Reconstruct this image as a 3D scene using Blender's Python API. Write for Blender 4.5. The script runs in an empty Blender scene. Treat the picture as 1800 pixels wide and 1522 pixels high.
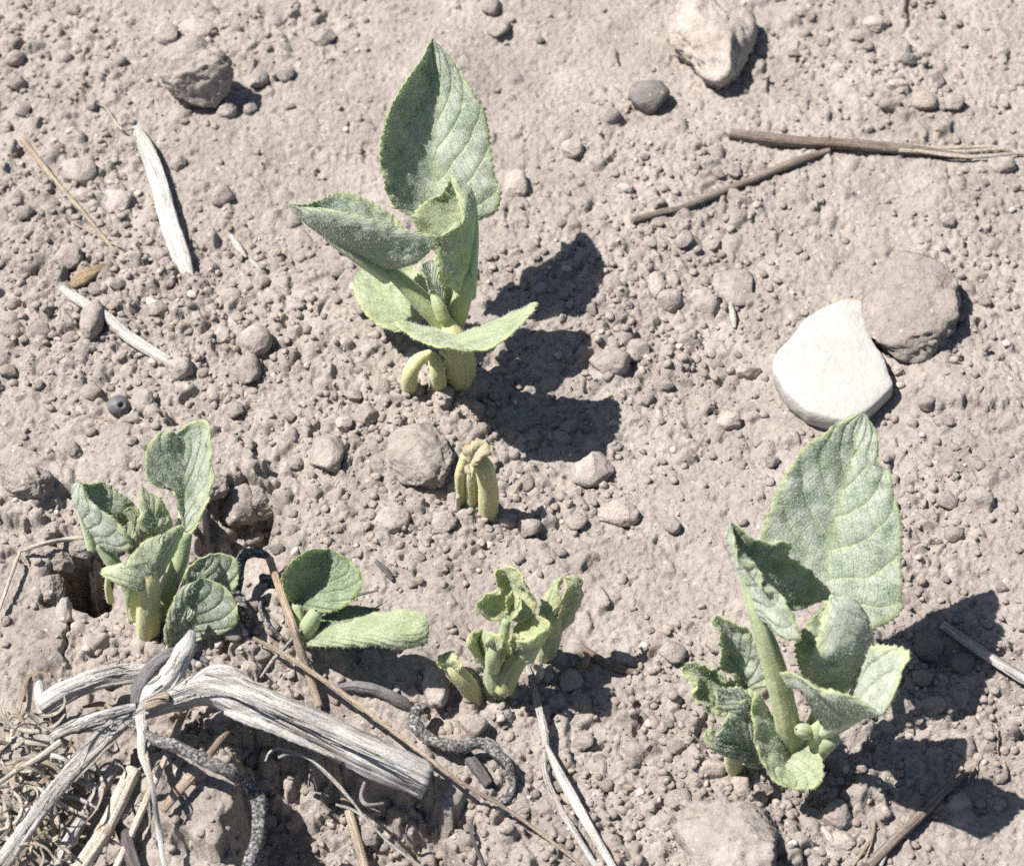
import bpy, math, random
import numpy as np
from mathutils import Vector, Matrix

random.seed(7)
RNG = np.random.default_rng(7)
S = 0.01                      # lengths below are in centimetres, the scene in metres
scn = bpy.context.scene
col = scn.collection

# ------------------------------------------------------------------ camera
PITCH = math.radians(50)
XC = np.array([1.0, 0, 0])
YC = np.array([0, math.sin(PITCH), math.cos(PITCH)])
ZC = np.array([0, -math.cos(PITCH), math.sin(PITCH)])
DIST = 90.0
FPX = 4500.0                  # 90 mm lens on a 36 mm sensor, photograph 1800 px wide
CAM = ZC * DIST
PX = DIST / FPX               # 0.02 cm per photograph pixel at the middle of the picture
cam = bpy.data.cameras.new('camera'); cam_o = bpy.data.objects.new('camera', cam); col.objects.link(cam_o)
cam.lens = 90; cam.sensor_width = 36; cam.sensor_fit = 'HORIZONTAL'
cam.clip_start = 0.02; cam.clip_end = 200
M = Matrix(((XC[0], YC[0], ZC[0], CAM[0]*S), (XC[1], YC[1], ZC[1], CAM[1]*S), (XC[2], YC[2], ZC[2], CAM[2]*S), (0, 0, 0, 1)))
cam_o.matrix_world = M
cam.dof.use_dof = True; cam.dof.focus_distance = 0.855; cam.dof.aperture_fstop = 19
scn.camera = cam_o

# ------------------------------------------------------------------ sky, sun, exposure
SUN_EL, SUN_AZ = math.radians(57.5), math.radians(170)     # direction to the sun, from +X anticlockwise
sd = Vector((math.cos(SUN_EL)*math.cos(SUN_AZ), math.cos(SUN_EL)*math.sin(SUN_AZ), math.sin(SUN_EL)))
w = bpy.data.worlds.new('World'); scn.world = w; w.use_nodes = True
wn = w.node_tree.nodes; bg = wn['Background']
sky = wn.new('ShaderNodeTexSky'); sky.sky_type = 'NISHITA'; sky.sun_disc = False
sky.sun_elevation = SUN_EL; sky.sun_rotation = math.atan2(sd.x, sd.y)
w.node_tree.links.new(sky.outputs[0], bg.inputs[0]); bg.inputs[1].default_value = 0.05
sun = bpy.data.lights.new('sun', 'SUN'); sun.energy = 5.0; sun.angle = math.radians(0.53); sun.color = (1, 0.955, 0.9)
sun_o = bpy.data.objects.new('sun', sun); col.objects.link(sun_o)
sun_o.rotation_euler = sd.to_track_quat('Z', 'Y').to_euler(); sun_o.location = sd*2
scn.cycles.use_denoising = False
scn.view_settings.view_transform = 'Standard'; scn.view_settings.look = 'None'
scn.view_settings.exposure = 0.9; scn.view_settings.gamma = 1

# ------------------------------------------------------------------ noise
def _h(ix, iy, iz, seed):
    n = (ix.astype(np.int64)*374761393 + iy.astype(np.int64)*668265263 + iz.astype(np.int64)*2147483647 + seed*1274126177) & 0xffffffff
    n = ((n ^ (n >> 13))*1274126177) & 0xffffffff
    return (n ^ (n >> 16)) & 0xffffffff
_GA = np.linspace(0, 2*math.pi, 257)[:256]; _GC, _GS = np.cos(_GA), np.sin(_GA)
def perlin2(x, y, seed=0):
    ix, iy = np.floor(x), np.floor(y); fx, fy = x-ix, y-iy
    z = np.zeros_like(ix)
    def g(dx, dy):
        k = _h(ix+dx, iy+dy, z, seed) & 255
        return _GC[k]*(fx-dx) + _GS[k]*(fy-dy)
    sx = fx*fx*fx*(fx*(fx*6-15)+10); sy = fy*fy*fy*(fy*(fy*6-15)+10)
    a = g(0, 0); a = a + (g(1, 0)-a)*sx
    b = g(0, 1); b = b + (g(1, 1)-b)*sx
    return (a + (b-a)*sy)*1.5
def val3(p, seed=0):
    ip = np.floor(p); f = p-ip; f = f*f*(3-2*f); r = 0
    for dx in (0, 1):
        for dy in (0, 1):
            for dz in (0, 1):
                k = _h(ip[:, 0]+dx, ip[:, 1]+dy, ip[:, 2]+dz, seed)/4294967295.0*2-1
                r = r + k*np.where(dx, f[:, 0], 1-f[:, 0])*np.where(dy, f[:, 1], 1-f[:, 1])*np.where(dz, f[:, 2], 1-f[:, 2])
    return r
def fbm3(p, oct=4, seed=0, gain=0.5):
    r, a, s = 0, 1.0, 1.0
    for o in range(oct):
        r = r + a*val3(p*s + 17.3*o, seed+o); a *= gain; s *= 2.03
    return r

# ------------------------------------------------------------------ materials
def mat(name):
    m = bpy.data.materials.new(name); m.use_nodes = True
    nt = m.node_tree; b = nt.nodes['Principled BSDF']
    b.inputs['Specular IOR Level'].default_value = 0.25
    return m, nt, b
def N(nt, t, **kw):
    n = nt.nodes.new(t)
    for k, v in kw.items():
        if k.startswith('i_'):
            key = k[2:].replace('_', ' ')
            n.inputs[key].default_value = v
        else: setattr(n, k, v)
    return n
def L(nt, a, b): nt.links.new(a, b)
def ramp(nt, src, stops):
    r = N(nt, 'ShaderNodeValToRGB'); e = r.color_ramp.elements
    while len(e) < len(stops): e.new(0.5)
    for el, (p, c) in zip(e, stops):
        el.position = p; el.color = (c[0], c[1], c[2], 1) if not isinstance(c, (int, float)) else (c, c, c, 1)
    L(nt, src, r.inputs[0]); return r.outputs[0]
def mix(nt, f, a, b, mode='MIX'):
    m = N(nt, 'ShaderNodeMix', data_type='RGBA', blend_type=mode)
    for sock, v in ((m.inputs[0], f), (m.inputs[6], a), (m.inputs[7], b)):
        if isinstance(v, bpy.types.NodeSocket): L(nt, v, sock)
        elif isinstance(v, (int, float)): sock.default_value = v
        else: sock.default_value = (v[0], v[1], v[2], 1)
    return m.outputs[2]
def math_(nt, op, a, b=0.0):
    m = N(nt, 'ShaderNodeMath', operation=op)
    for sock, v in ((m.inputs[0], a), (m.inputs[1], b)):
        if isinstance(v, bpy.types.NodeSocket): L(nt, v, sock)
        else: sock.default_value = v
    return m.outputs[0]
def attr(nt, n): return N(nt, 'ShaderNodeAttribute', attribute_name=n)
def noise(nt, vec, scale, detail=4, rough=0.6, dist=0.0):
    n = N(nt, 'ShaderNodeTexNoise'); n.inputs['Scale'].default_value = scale; n.inputs['Detail'].default_value = detail
    n.inputs['Roughness'].default_value = rough; n.inputs['Distortion'].default_value = dist
    L(nt, vec, n.inputs['Vector']); return n.outputs[0]
def bump(nt, b, h, dist, strength=1.0, normal=None):
    n = N(nt, 'ShaderNodeBump'); n.inputs['Strength'].default_value = strength; n.inputs['Distance'].default_value = dist
    L(nt, h, n.inputs['Height'])
    if normal: L(nt, normal, n.inputs['Normal'])
    if b: L(nt, n.outputs[0], b.inputs['Normal'])
    return n.outputs[0]

def soil_mat(name, tint=(1, 1, 1), bumpk=1.0, spread=0.0):
    m, nt, b = mat(name)
    tc = N(nt, 'ShaderNodeTexCoord').outputs['Object']
    oi = N(nt, 'ShaderNodeObjectInfo')
    if spread:
        ad = N(nt, 'ShaderNodeVectorMath', operation='ADD'); L(nt, tc, ad.inputs[0]); L(nt, oi.outputs['Location'], ad.inputs[1]); tc = ad.outputs[0]
    t = lambda c: tuple(c[i]*tint[i] for i in range(3))
    n1 = noise(nt, tc, 30, 6, 0.7); n2 = noise(nt, tc, 330, 6, 0.7)
    c = ramp(nt, n1, [(0.3, t((0.272, 0.238, 0.213))), (0.7, t((0.41, 0.366, 0.332)))])
    c2 = ramp(nt, n2, [(0.28, (0.66, 0.64, 0.62)), (0.5, (1, 1, 1)), (0.75, (1.22, 1.22, 1.22))])
    c = mix(nt, 0.9, c, c2, 'MULTIPLY')
    v = N(nt, 'ShaderNodeTexVoronoi'); v.inputs['Scale'].default_value = 620; v.inputs['Randomness'].default_value = 1; L(nt, tc, v.inputs['Vector'])
    sel = N(nt, 'ShaderNodeSeparateColor'); L(nt, v.outputs['Color'], sel.inputs[0])
    grain = math_(nt, 'MULTIPLY', math_(nt, 'GREATER_THAN', sel.outputs[0], 0.982), math_(nt, 'LESS_THAN', v.outputs['Distance'], 0.42))
    c = mix(nt, math_(nt, 'MULTIPLY', grain, 0.5), c, (0.62, 0.58, 0.53))
    dark = math_(nt, 'MULTIPLY', math_(nt, 'GREATER_THAN', sel.outputs[1], 0.965), math_(nt, 'LESS_THAN', v.outputs['Distance'], 0.35))
    c = mix(nt, math_(nt, 'MULTIPLY', dark, 0.45), c, (0.12, 0.10, 0.09))
    if spread:
        mr = N(nt, 'ShaderNodeMapRange'); mr.inputs[3].default_value = 1-spread; mr.inputs[4].default_value = 1+spread; L(nt, oi.outputs['Random'], mr.inputs[0])
        hs = N(nt, 'ShaderNodeHueSaturation'); L(nt, mr.outputs[0], hs.inputs['Value']); L(nt, c, hs.inputs['Color']); c = hs.outputs[0]
    L(nt, c, b.inputs['Base Color']); b.inputs['Roughness'].default_value = 0.95
    b.inputs['Specular IOR Level'].default_value = 0.1
    h1 = noise(nt, tc, 700, 8, 0.72)
    h2 = noise(nt, tc, 170, 4, 0.6)
    nn = bump(nt, None, h2, 0.0016*bumpk, 0.7)
    bump(nt, b, h1, 0.0011*bumpk, 1.0, nn)
    return m
M_SOIL = soil_mat('dry_soil')
M_CLOD = soil_mat('clod_soil', (1.06, 1.06, 1.06), 0.9, 0.10)
M_ROCKB = soil_mat('brown_rock', (0.93, 0.92, 0.92), 0.9)
M_PALE = soil_mat('pale_rock', (1.22, 1.21, 1.20), 0.8)
M_DARKSTONE = soil_mat('dark_pebble', (0.55, 0.57, 0.60), 0.6)
M_WARM = soil_mat('warm_pebble', (1.12, 1.10, 1.06), 0.7)

def crumb_mat():
    m, nt, b = mat('soil_crumb')
    tc = N(nt, 'ShaderNodeTexCoord').outputs['Object']
    n2 = noise(nt, tc, 420, 5, 0.7)
    c = ramp(nt, n2, [(0.25, (0.225, 0.193, 0.17)), (0.75, (0.41, 0.36, 0.325))])
    a = attr(nt, 'shade')
    c = mix(nt, 1.0, c, a.outputs['Color'], 'MULTIPLY')
    L(nt, c, b.inputs['Base Color']); b.inputs['Roughness'].default_value = 0.95; b.inputs['Specular IOR Level'].default_value = 0.1
    bump(nt, b, noise(nt, tc, 800, 6, 0.7), 0.0008, 1.0)
    return m
M_CRUMB = crumb_mat()

def white_mat():
    m, nt, b = mat('chalk_stone')
    tc = N(nt, 'ShaderNodeTexCoord').outputs['Object']
    c = ramp(nt, noise(nt, tc, 130, 6, 0.65), [(0.3, (0.365, 0.353, 0.335)), (0.7, (0.42, 0.407, 0.388))])
    st = ramp(nt, noise(nt, tc, 45, 4, 0.7), [(0.60, 0), (0.75, 1)])
    c = mix(nt, math_(nt, 'MULTIPLY', st, 0.35), c, (0.30, 0.26, 0.22))
    L(nt, c, b.inputs['Base Color']); b.inputs['Roughness'].default_value = 0.85
    bump(nt, b, noise(nt, tc, 380, 6, 0.65), 0.0008, 0.8)
    return m
M_WHITE = white_mat()

def leaf_mat(name, green, fuzz, edge, under, fz=0.5, vk=1.0):
    m, nt, b = mat(name)
    tc = N(nt, 'ShaderNodeTexCoord').outputs['Object']
    fib = attr(nt, 'fib').outputs['Vector']
    e = attr(nt, 'edge').outputs['Fac']; mv = attr(nt, 'vein').outputs['Fac']; u = attr(nt, 'under').outputs['Fac']
    sx = N(nt, 'ShaderNodeSeparateXYZ'); L(nt, attr(nt, 'st').outputs['Vector'], sx.inputs[0])
    ta = math_(nt, 'ABSOLUTE', sx.outputs[1]); wob = math_(nt, 'MULTIPLY', noise(nt, tc, 120, 2, 0.5), 0.35)
    def saw(x): return math_(nt, 'MULTIPLY', math_(nt, 'ABSOLUTE', math_(nt, 'SUBTRACT', math_(nt, 'FRACT', x), 0.5)), 2.0)
    w1 = math_(nt, 'ADD', math_(nt, 'SUBTRACT', math_(nt, 'MULTIPLY', sx.outputs[0], 6.0), math_(nt, 'MULTIPLY', ta, 2.6)), math_(nt, 'MULTIPLY', math_(nt, 'GREATER_THAN', sx.outputs[1], 0.0), 0.35))
    s1 = saw(math_(nt, 'ADD', math_(nt, 'ADD', w1, 20.0), wob))
    w2 = math_(nt, 'ADD', math_(nt, 'MULTIPLY', sx.outputs[0], 9.0), math_(nt, 'MULTIPLY', ta, 5.5))
    s2 = saw(math_(nt, 'ADD', w2, math_(nt, 'MULTIPLY', wob, 2.5)))
    inner = ramp(nt, ta, [(0.90, 1), (0.99, 0)])
    v1 = math_(nt, 'MULTIPLY', ramp(nt, s1, [(0.84, 0), (0.95, 1)]), inner)
    v2 = math_(nt, 'MULTIPLY', math_(nt, 'MULTIPLY', ramp(nt, s2, [(0.86, 0), (0.97, 1)]), inner), 0.38)
    v = math_(nt, 'MAXIMUM', math_(nt, 'MAXIMUM', v1, v2), mv)
    pil = math_(nt, 'SUBTRACT', 1.0, math_(nt, 'POWER', s1, 3.0))
    gv = ramp(nt, noise(nt, tc, 90, 3, 0.6), [(0.3, tuple(x*0.82 for x in green)), (0.7, tuple(x*1.2 for x in green))])
    # short pale hairs pressed on the blade, as fine fibres
    n1 = noise(nt, fib, 1.0, 3, 0.75); n2 = noise(nt, tc, 2600, 2, 0.7); n3 = noise(nt, tc, 130, 4, 0.6)
    f = math_(nt, 'ADD', math_(nt, 'MULTIPLY', n1, 0.45), math_(nt, 'MULTIPLY', n2, 0.95))
    f = math_(nt, 'ADD', f, math_(nt, 'MULTIPLY', n3, 0.7))
    f = ramp(nt, math_(nt, 'SUBTRACT', f, 0.10), [(0.93-fz*0.30, 0), (1.16-fz*0.10, 1)])
    c = mix(nt, math_(nt, 'MULTIPLY', f, 0.85), gv, fuzz)
    c = mix(nt, math_(nt, 'MULTIPLY', v, 0.45+0.27*vk), c, (0.49, 0.555, 0.33))
    c = mix(nt, math_(nt, 'MULTIPLY', u, 0.72), c, mix(nt, f, under, fuzz))
    sp = ramp(nt, noise(nt, tc, 330, 2, 0.5), [(0.63, 0), (0.70, 1)])
    c = mix(nt, math_(nt, 'MULTIPLY', math_(nt, 'MULTIPLY', sp, u), 0.45), c, green)
    c = mix(nt, math_(nt, 'MULTIPLY', e, 0.85), c, edge)
    L(nt, c, b.inputs['Base Color']); b.inputs['Roughness'].default_value = 0.75
    b.inputs['Sheen Weight'].default_value = 0.35; b.inputs['Sheen Roughness'].default_value = 0.5
    b.inputs['Sheen Tint'].default_value = (0.9, 1, 0.88, 1)
    nn = bump(nt, None, n3, 0.0006, 0.6)
    nn = bump(nt, None, math_(nt, 'SUBTRACT', pil, math_(nt, 'MULTIPLY', v2, 0.6)), 0.0007*vk, 1.0, nn)
    bump(nt, b, f, 0.00022, 0.6, nn)
    tr = N(nt, 'ShaderNodeBsdfTranslucent'); L(nt, mix(nt, 1.0, c, (0.75, 1.0, 0.35), 'MULTIPLY'), tr.inputs[0])
    ms = N(nt, 'ShaderNodeMixShader'); ms.inputs[0].default_value = 0.33
    L(nt, b.outputs[0], ms.inputs[1]); L(nt, tr.outputs[0], ms.inputs[2])
    L(nt, ms.outputs[0], nt.nodes['Material Output'].inputs[0])
    return m
M_LEAF = leaf_mat('velvet_leaf', (0.11, 0.175, 0.085), (0.57, 0.595, 0.53), (0.50, 0.55, 0.27), (0.42, 0.47, 0.345), 0.70)
M_LEAFY = leaf_mat('young_leaf', (0.25, 0.32, 0.12), (0.54, 0.575, 0.43), (0.54, 0.57, 0.28), (0.46, 0.51, 0.29), 0.68, 0.55)
M_BUD = leaf_mat('bud_leaf', (0.33, 0.37, 0.14), (0.56, 0.58, 0.37), (0.56, 0.53, 0.27), (0.47, 0.50, 0.24), 0.70, 0.2)
M_LEAFD = leaf_mat('broad_leaf', (0.12, 0.195, 0.07), (0.43, 0.48, 0.36), (0.40, 0.48, 0.17), (0.31, 0.38, 0.21), 0.42, 0.8)
M_CREAM = leaf_mat('withered_leaf', (0.45, 0.38, 0.22), (0.58, 0.52, 0.38), (0.50, 0.36, 0.2), (0.5, 0.45, 0.28), 0.6, 0.0)

def stem_mat(name, c0, c1, fuzz):
    m, nt, b = mat(name)
    tc = N(nt, 'ShaderNodeTexCoord').outputs['Object']
    fib = attr(nt, 'fib').outputs['Vector']; al = attr(nt, 'along').outputs['Fac']
    c = mix(nt, al, c0, c1)
    st = ramp(nt, noise(nt, fib, 1.0, 3, 0.6), [(0.3, 0.72), (0.7, 1.15)])
    c = mix(nt, 1.0, c, st, 'MULTIPLY')
    f = ramp(nt, noise(nt, tc, 1900, 3, 0.75), [(0.50, 0), (0.68, 1)])
    c = mix(nt, math_(nt, 'MULTIPLY', f, 0.55), c, fuzz)
    L(nt, c, b.inputs['Base Color']); b.inputs['Roughness'].default_value = 0.6
    b.inputs['Subsurface Weight'].default_value = 0.15; b.inputs['Subsurface Radius'].default_value = (0.003, 0.004, 0.0015); b.inputs['Subsurface Scale'].default_value = 0.5
    b.inputs['Sheen Weight'].default_value = 0.2
    bump(nt, b, noise(nt, tc, 500, 4, 0.7), 0.0005, 0.6)
    return m
M_STEM = stem_mat('pale_green_stem', (0.40, 0.41, 0.17), (0.30, 0.37, 0.21), (0.46, 0.52, 0.40))
M_RIB = stem_mat('leaf_rib', (0.38, 0.44, 0.25), (0.42, 0.48, 0.32), (0.52, 0.57, 0.45))
M_STUB = stem_mat('yellow_green_stub', (0.42, 0.42, 0.17), (0.52, 0.50, 0.26), (0.60, 0.58, 0.40))

def dry_mat(name, c0, c1, cd, k=0.5, rough=0.8, brown=0.55):
    m, nt, b = mat(name)
    tc = N(nt, 'ShaderNodeTexCoord').outputs['Object']
    fib = attr(nt, 'fib').outputs['Vector']
    n1 = noise(nt, fib, 0.75, 5, 0.7, 0.4); n2 = noise(nt, tc, 60, 4, 0.6); n3 = noise(nt, fib, 2.6, 3, 0.7)
    c = mix(nt, ramp(nt, n2, [(0.35, 0), (0.65, 1)]), c0, c1)
    d = ramp(nt, n1, [(0.36, 1), (0.50, 0)])
    c = mix(nt, math_(nt, 'MULTIPLY', d, k), c, cd)
    c = mix(nt, ramp(nt, noise(nt, tc, 38, 3, 0.6), [(0.52, 0), (0.72, brown)]), c, tuple(x*y for x, y in zip(c1, (0.85, 0.66, 0.50))))
    d2 = ramp(nt, n3, [(0.36, 0.7), (0.6, 1.12)])
    c = mix(nt, 1.0, c, d2, 'MULTIPLY')
    L(nt, c, b.inputs['Base Color']); b.inputs['Roughness'].default_value = rough
    hh = math_(nt, 'ADD', n1, math_(nt, 'MULTIPLY', n3, 0.5))
    nn = bump(nt, None, hh, 0.0016, 1.0)
    bump(nt, b, noise(nt, tc, 1100, 4, 0.7), 0.0003, 0.6, nn)
    return m
M_GREY = dry_mat('weathered_stem', (0.67, 0.645, 0.615), (0.48, 0.46, 0.445), (0.07, 0.065, 0.063), 0.85, 0.8, 0.35)
M_GREYD = dry_mat('dark_bark', (0.30, 0.29, 0.29), (0.15, 0.145, 0.15), (0.03, 0.028, 0.03), 0.8)
M_STRAW = dry_mat('straw', (0.56, 0.465, 0.36), (0.43, 0.35, 0.27), (0.20, 0.15, 0.11), 0.5, 0.6)
M_STRAWP = dry_mat('pale_straw', (0.74, 0.68, 0.58), (0.64, 0.565, 0.46), (0.34, 0.28, 0.21), 0.35, 0.55, 0.25)
M_BONE = dry_mat('bleached_stalk', (0.72, 0.70, 0.66), (0.58, 0.56, 0.52), (0.26, 0.24, 0.22), 0.5, 0.6, 0.2)
M_TWIG = dry_mat('brown_twig', (0.33, 0.27, 0.22), (0.25, 0.205, 0.175), (0.09, 0.07, 0.06), 0.6)
M_FLAKE = dry_mat('orange_flake', (0.42, 0.30, 0.18), (0.50, 0.39, 0.26), (0.22, 0.13, 0.07), 0.4)
def tendril_mat():
    m, nt, b = mat('furred_tendril')
    tc = N(nt, 'ShaderNodeTexCoord').outputs['Object']
    f = ramp(nt, noise(nt, tc, 900, 4, 0.8), [(0.42, (0.04, 0.038, 0.038)), (0.53, (0.17, 0.165, 0.16)), (0.66, (0.64, 0.62, 0.59))])
    L(nt, f, b.inputs['Base Color']); b.inputs['Roughness'].default_value = 0.9
    bump(nt, b, noise(nt, tc, 800, 5, 0.8), 0.001, 1.0)
    return m
M_TENDRIL = tendril_mat()
def hair_mat(name, c):
    m, nt, b = mat(name)
    b.inputs['Base Color'].default_value = (*c, 1); b.inputs['Roughness'].default_value = 0.5
    tr = N(nt, 'ShaderNodeBsdfTranslucent'); tr.inputs[0].default_value = (*c, 1)
    ms = N(nt, 'ShaderNodeMixShader'); ms.inputs[0].default_value = 0.35
    L(nt, b.outputs[0], ms.inputs[1]); L(nt, tr.outputs[0], ms.inputs[2]); L(nt, ms.outputs[0], nt.nodes['Material Output'].inputs[0])
    return m
M_HAIR = hair_mat('leaf_hair', (0.68, 0.72, 0.62))

# ------------------------------------------------------------------ mesh helpers
def make_mesh(name, V, F, attrs=None, smooth=True):
    V = np.asarray(V, dtype=np.float64)*S
    me = bpy.data.meshes.new(name)
    F = np.asarray(F, dtype=np.int32); nf, k = F.shape
    me.vertices.add(len(V)); me.vertices.foreach_set('co', V.astype(np.float32).ravel())
    me.loops.add(nf*k); me.loops.foreach_set('vertex_index', F.ravel())
    me.polygons.add(nf); me.polygons.foreach_set('loop_start', np.arange(0, nf*k, k, dtype=np.int32))
    me.polygons.foreach_set('use_smooth', np.full(nf, smooth))
    me.update(calc_edges=True); me.validate()
    for an, arr in (attrs or {}).items():
        arr = np.asarray(arr, dtype=np.float32)
        if arr.ndim == 1:
            a = me.attributes.new(an, 'FLOAT', 'POINT'); a.data.foreach_set('value', arr)
        else:
            a = me.attributes.new(an, 'FLOAT_VECTOR', 'POINT'); a.data.foreach_set('vector', arr.ravel())
    return me
def link(name, me, m, parent=None, loc=(0, 0, 0)):
    o = bpy.data.objects.new(name, me); col.objects.link(o)
    if me is not None and m is not None and not me.materials: me.materials.append(m)
    o.location = tuple(c*S for c in loc)
    if parent is not None: o.parent = parent
    return o
def tag(o, label=None, cat=None, group=None, kind=None):
    if label: o['label'] = label
    if cat: o['category'] = cat
    if group: o['group'] = group
    if kind: o['kind'] = kind
    return o

# ------------------------------------------------------------------ picture rays
def ray(u, v):
    return XC*((u-900)/FPX) + YC*((761-v)/FPX) - ZC
def on_plane(u, v, z=0.0):
    r = ray(u, v); return CAM + r*((z-CAM[2])/r[2])
def ground_uv(x, y):
    dx, dy, dz = x-CAM[0], y-CAM[1], -CAM[2]
    zc = -(dy*ZC[1]+dz*ZC[2])
    return 900+FPX*dx/zc, 761-FPX*(dy*YC[1]+dz*YC[2])/zc

# ------------------------------------------------------------------ the ground
def axis(lo, hi, steps, far):
    a = [lo]
    while a[-1] < hi: a.append(a[-1]+steps(a[-1]))
    d, up = steps(hi), [a[-1]]
    while up[-1] < far: d *= 1.32; up.append(up[-1]+d)
    d, dn = steps(lo), [lo]
    while dn[-1] > -far: d *= 1.32; dn.append(dn[-1]-d)
    return np.array(dn[:0:-1] + a + up[1:])
GX = axis(-24.5, 24.5, lambda x: 0.056, 400)
GY = axis(-20.0, 27.5, lambda y: 0.052+0.0009*(y+20)*0.6, 400)
X, Y = np.meshgrid(GX, GY)
U, V_ = ground_uv(np.clip(X, -60, 60), np.clip(Y, -25, 60))
fade = np.clip(1-(np.maximum(np.abs(X), np.abs(Y))-60)/200, 0, 1)
def sm(a, b, x):
    t = np.clip((x-a)/(b-a), 0, 1); return t*t*(3-2*t)
wu = U + 22*perlin2(X*0.9, Y*0.9, 31) + 9*perlin2(X*2.6, Y*2.6, 32) + 4*perlin2(X*6, Y*6, 36)
wv = V_ + 22*perlin2(X*0.9, Y*0.9, 33) + 9*perlin2(X*2.6, Y*2.6, 34) + 4*perlin2(X*6, Y*6, 37)
H = 0.42*perlin2(X*0.085, Y*0.085, 1) + 0.22*perlin2(X*0.23, Y*0.23, 2) + 0.10*perlin2(X*0.6, Y*0.6, 3)
def bumpf(u, v, ru, rv, h, p=2.0):
    global H
    H = H + h*np.exp(-(np.abs((wu-u)/ru)**p + np.abs((wv-v)/rv)**p))
def table(u, v, ru, rv, h, edge=0.12):
    global H
    q = np.sqrt(((wu-u)/ru)**2 + ((wv-v)/rv)**2)
    H = H + h*(1-sm(1-edge, 1+edge, q))
# crust slab left, its broken edge and the bowl behind the left plant
table(200, 850, 265, 98, 0.75, 0.07)
table(420, 912, 75, 55, -1.5, 0.2)
table(20, 1080, 120, 130, 0.3, 0.15)
table(55, 860, 60, 50, 0.22, 0.15)
table(120, 905, 50, 35, -0.35, 0.3)
bumpf(138, 1018, 50, 40, -4.2, 5)
bumpf(110, 985, 30, 40, -0.5, 2)
# mound before the shaded leaves, hollow at the lower edge
bumpf(430, 1135, 120, 52, 1.15, 2.6)
bumpf(330, 1150, 90, 40, 0.35, 2)
bumpf(545, 1180, 45, 40, 0.35, 2)
table(345, 1425, 85, 75, 1.0, 0.15)
bumpf(700, 1270, 120, 45, -0.5, 2)
bumpf(120, 1420, 130, 110, -0.5, 2.4)
bumpf(745, 1215, 50, 40, 0.35, 2)
bumpf(720, 1165, 45, 30, 0.25, 2)
bumpf(1290, 1480, 90, 60, 0.5, 2.4)
bumpf(1560, 1300, 150, 60, -0.3, 2)
bumpf(1380, 1390, 90, 40, -0.35, 2)
bumpf(930, 680, 120, 90, -0.35, 2)
bumpf(1680, 700, 110, 60, 0.22, 2.4); table(1720, 690, 90, 45, 0.22, 0.08)
bumpf(112, 1100, 6, 62, -0.45, 3); bumpf(60, 985, 60, 6, -0.35, 3); bumpf(520, 25, 60, 7, -0.4, 3); bumpf(1600, 20, 7, 45, -0.4, 3)
table(820, 1350, 80, 60, 0.25, 0.2)
table(1480, 560, 190, 120, 0.10, 0.3)
for q in range(34):           # faint broken crust plates
    table(RNG.uniform(0, 1800), RNG.uniform(0, 1522), RNG.uniform(35, 110), RNG.uniform(25, 60), RNG.uniform(0.04, 0.14), RNG.uniform(0.08, 0.3))
H_REF = H*fade
# the bank drops away along the line of the thick dead stem
du_, dv_ = 360.0, 120.0; ln_ = math.hypot(du_, dv_)
below = ((wv-1262)*du_-(wu-425)*dv_)/ln_
dig = (0.65*sm(0, 50, below)+0.35*sm(20, 130, below))*sm(410, 445, wu)*(1-sm(770, 850, wu))*(1-sm(1560, 1760, V_))
H = H - 3.1*dig
H *= fade
H_SMOOTH = H.copy()
# how crumbly each place is
dense = [(150, 330, 150, 110, .8), (250, 560, 260, 150, 1.0), (420, 620, 160, 120, .8), (680, 760, 200, 110, .9), (1130, 560, 200, 200, .75), (1280, 330, 130, 110, .5),
         (900, 880, 160, 90, .6), (1200, 1330, 120, 150, .9), (1320, 1420, 220, 120, .8), (1000, 1440, 230, 110, .75), (1650, 1250, 200, 150, .6),
         (1700, 480, 120, 200, .4), (420, 1130, 140, 70, .8), (380, 1280, 130, 70, .9), (640, 1450, 260, 90, .5), (1530, 120, 200, 120, .5), (100, 130, 150, 130, .6), (430, 60, 160, 80, .5),
         (160, 950, 90, 60, .7), (700, 950, 240, 70, .6), (900, 700, 140, 130, .5), (1620, 900, 120, 130, .5), (1080, 260, 120, 80, .4), (800, 680, 90, 50, 1.0), (850, 915, 70, 40, .9), (880, 1230, 110, 45, 1.0), (260, 1125, 90, 40, 1.0), (1390, 1370, 130, 50, 1.0), (560, 1140, 90, 35, .9), (960, 1165, 60, 30, .9)]
def density(u, v):
    d = 0.07 + 0*u
    for a, b, ru, rv, wgt in dense:
        d = np.maximum(d, wgt*np.exp(-((u-a)/ru)**2*0.7-((v-b)/rv)**2*0.7))
    return d
HOLE = 1-np.exp(-(np.abs((U-140)/80)**4+np.abs((V_-1025)/85)**4))
DEN = np.clip(density(U, V_) + 0.25*perlin2(X*0.5, Y*0.5, 8), 0.05, 1.1)
near = HOLE*fade*np.clip(1-(np.maximum(np.abs(X), np.abs(Y-3.5))-26)/20, 0, 1)
f1 = np.abs(perlin2(X*1.6, Y*1.6, 11)); f2 = np.abs(perlin2(X*3.7, Y*3.7, 12)); f3 = np.abs(perlin2(X*7.9, Y*7.9, 13))
f4 = perlin2(X*5.1+3, Y*5.1, 14)
H = H + near*((0.17*(f1-0.3) + 0.12*(f2-0.3))*(0.20+1.05*DEN) + 0.045*(f3-0.25)*(0.35+0.85*DEN))
pit = perlin2(X*1.15, Y*1.15, 15)*0.5 + perlin2(X*2.9, Y*2.9, 16)*0.5
f5 = perlin2(X*8.3, Y*8.3, 21)
H = H + near*(0.030*f5 + 0.011*RNG.normal(size=X.shape))*(0.55+0.5*DEN)
H = H - near*0.36*sm(0.30, 0.50, pit)*(0.22+0.8*DEN) - near*0.05*sm(0.25, 0.5, f4)
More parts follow.
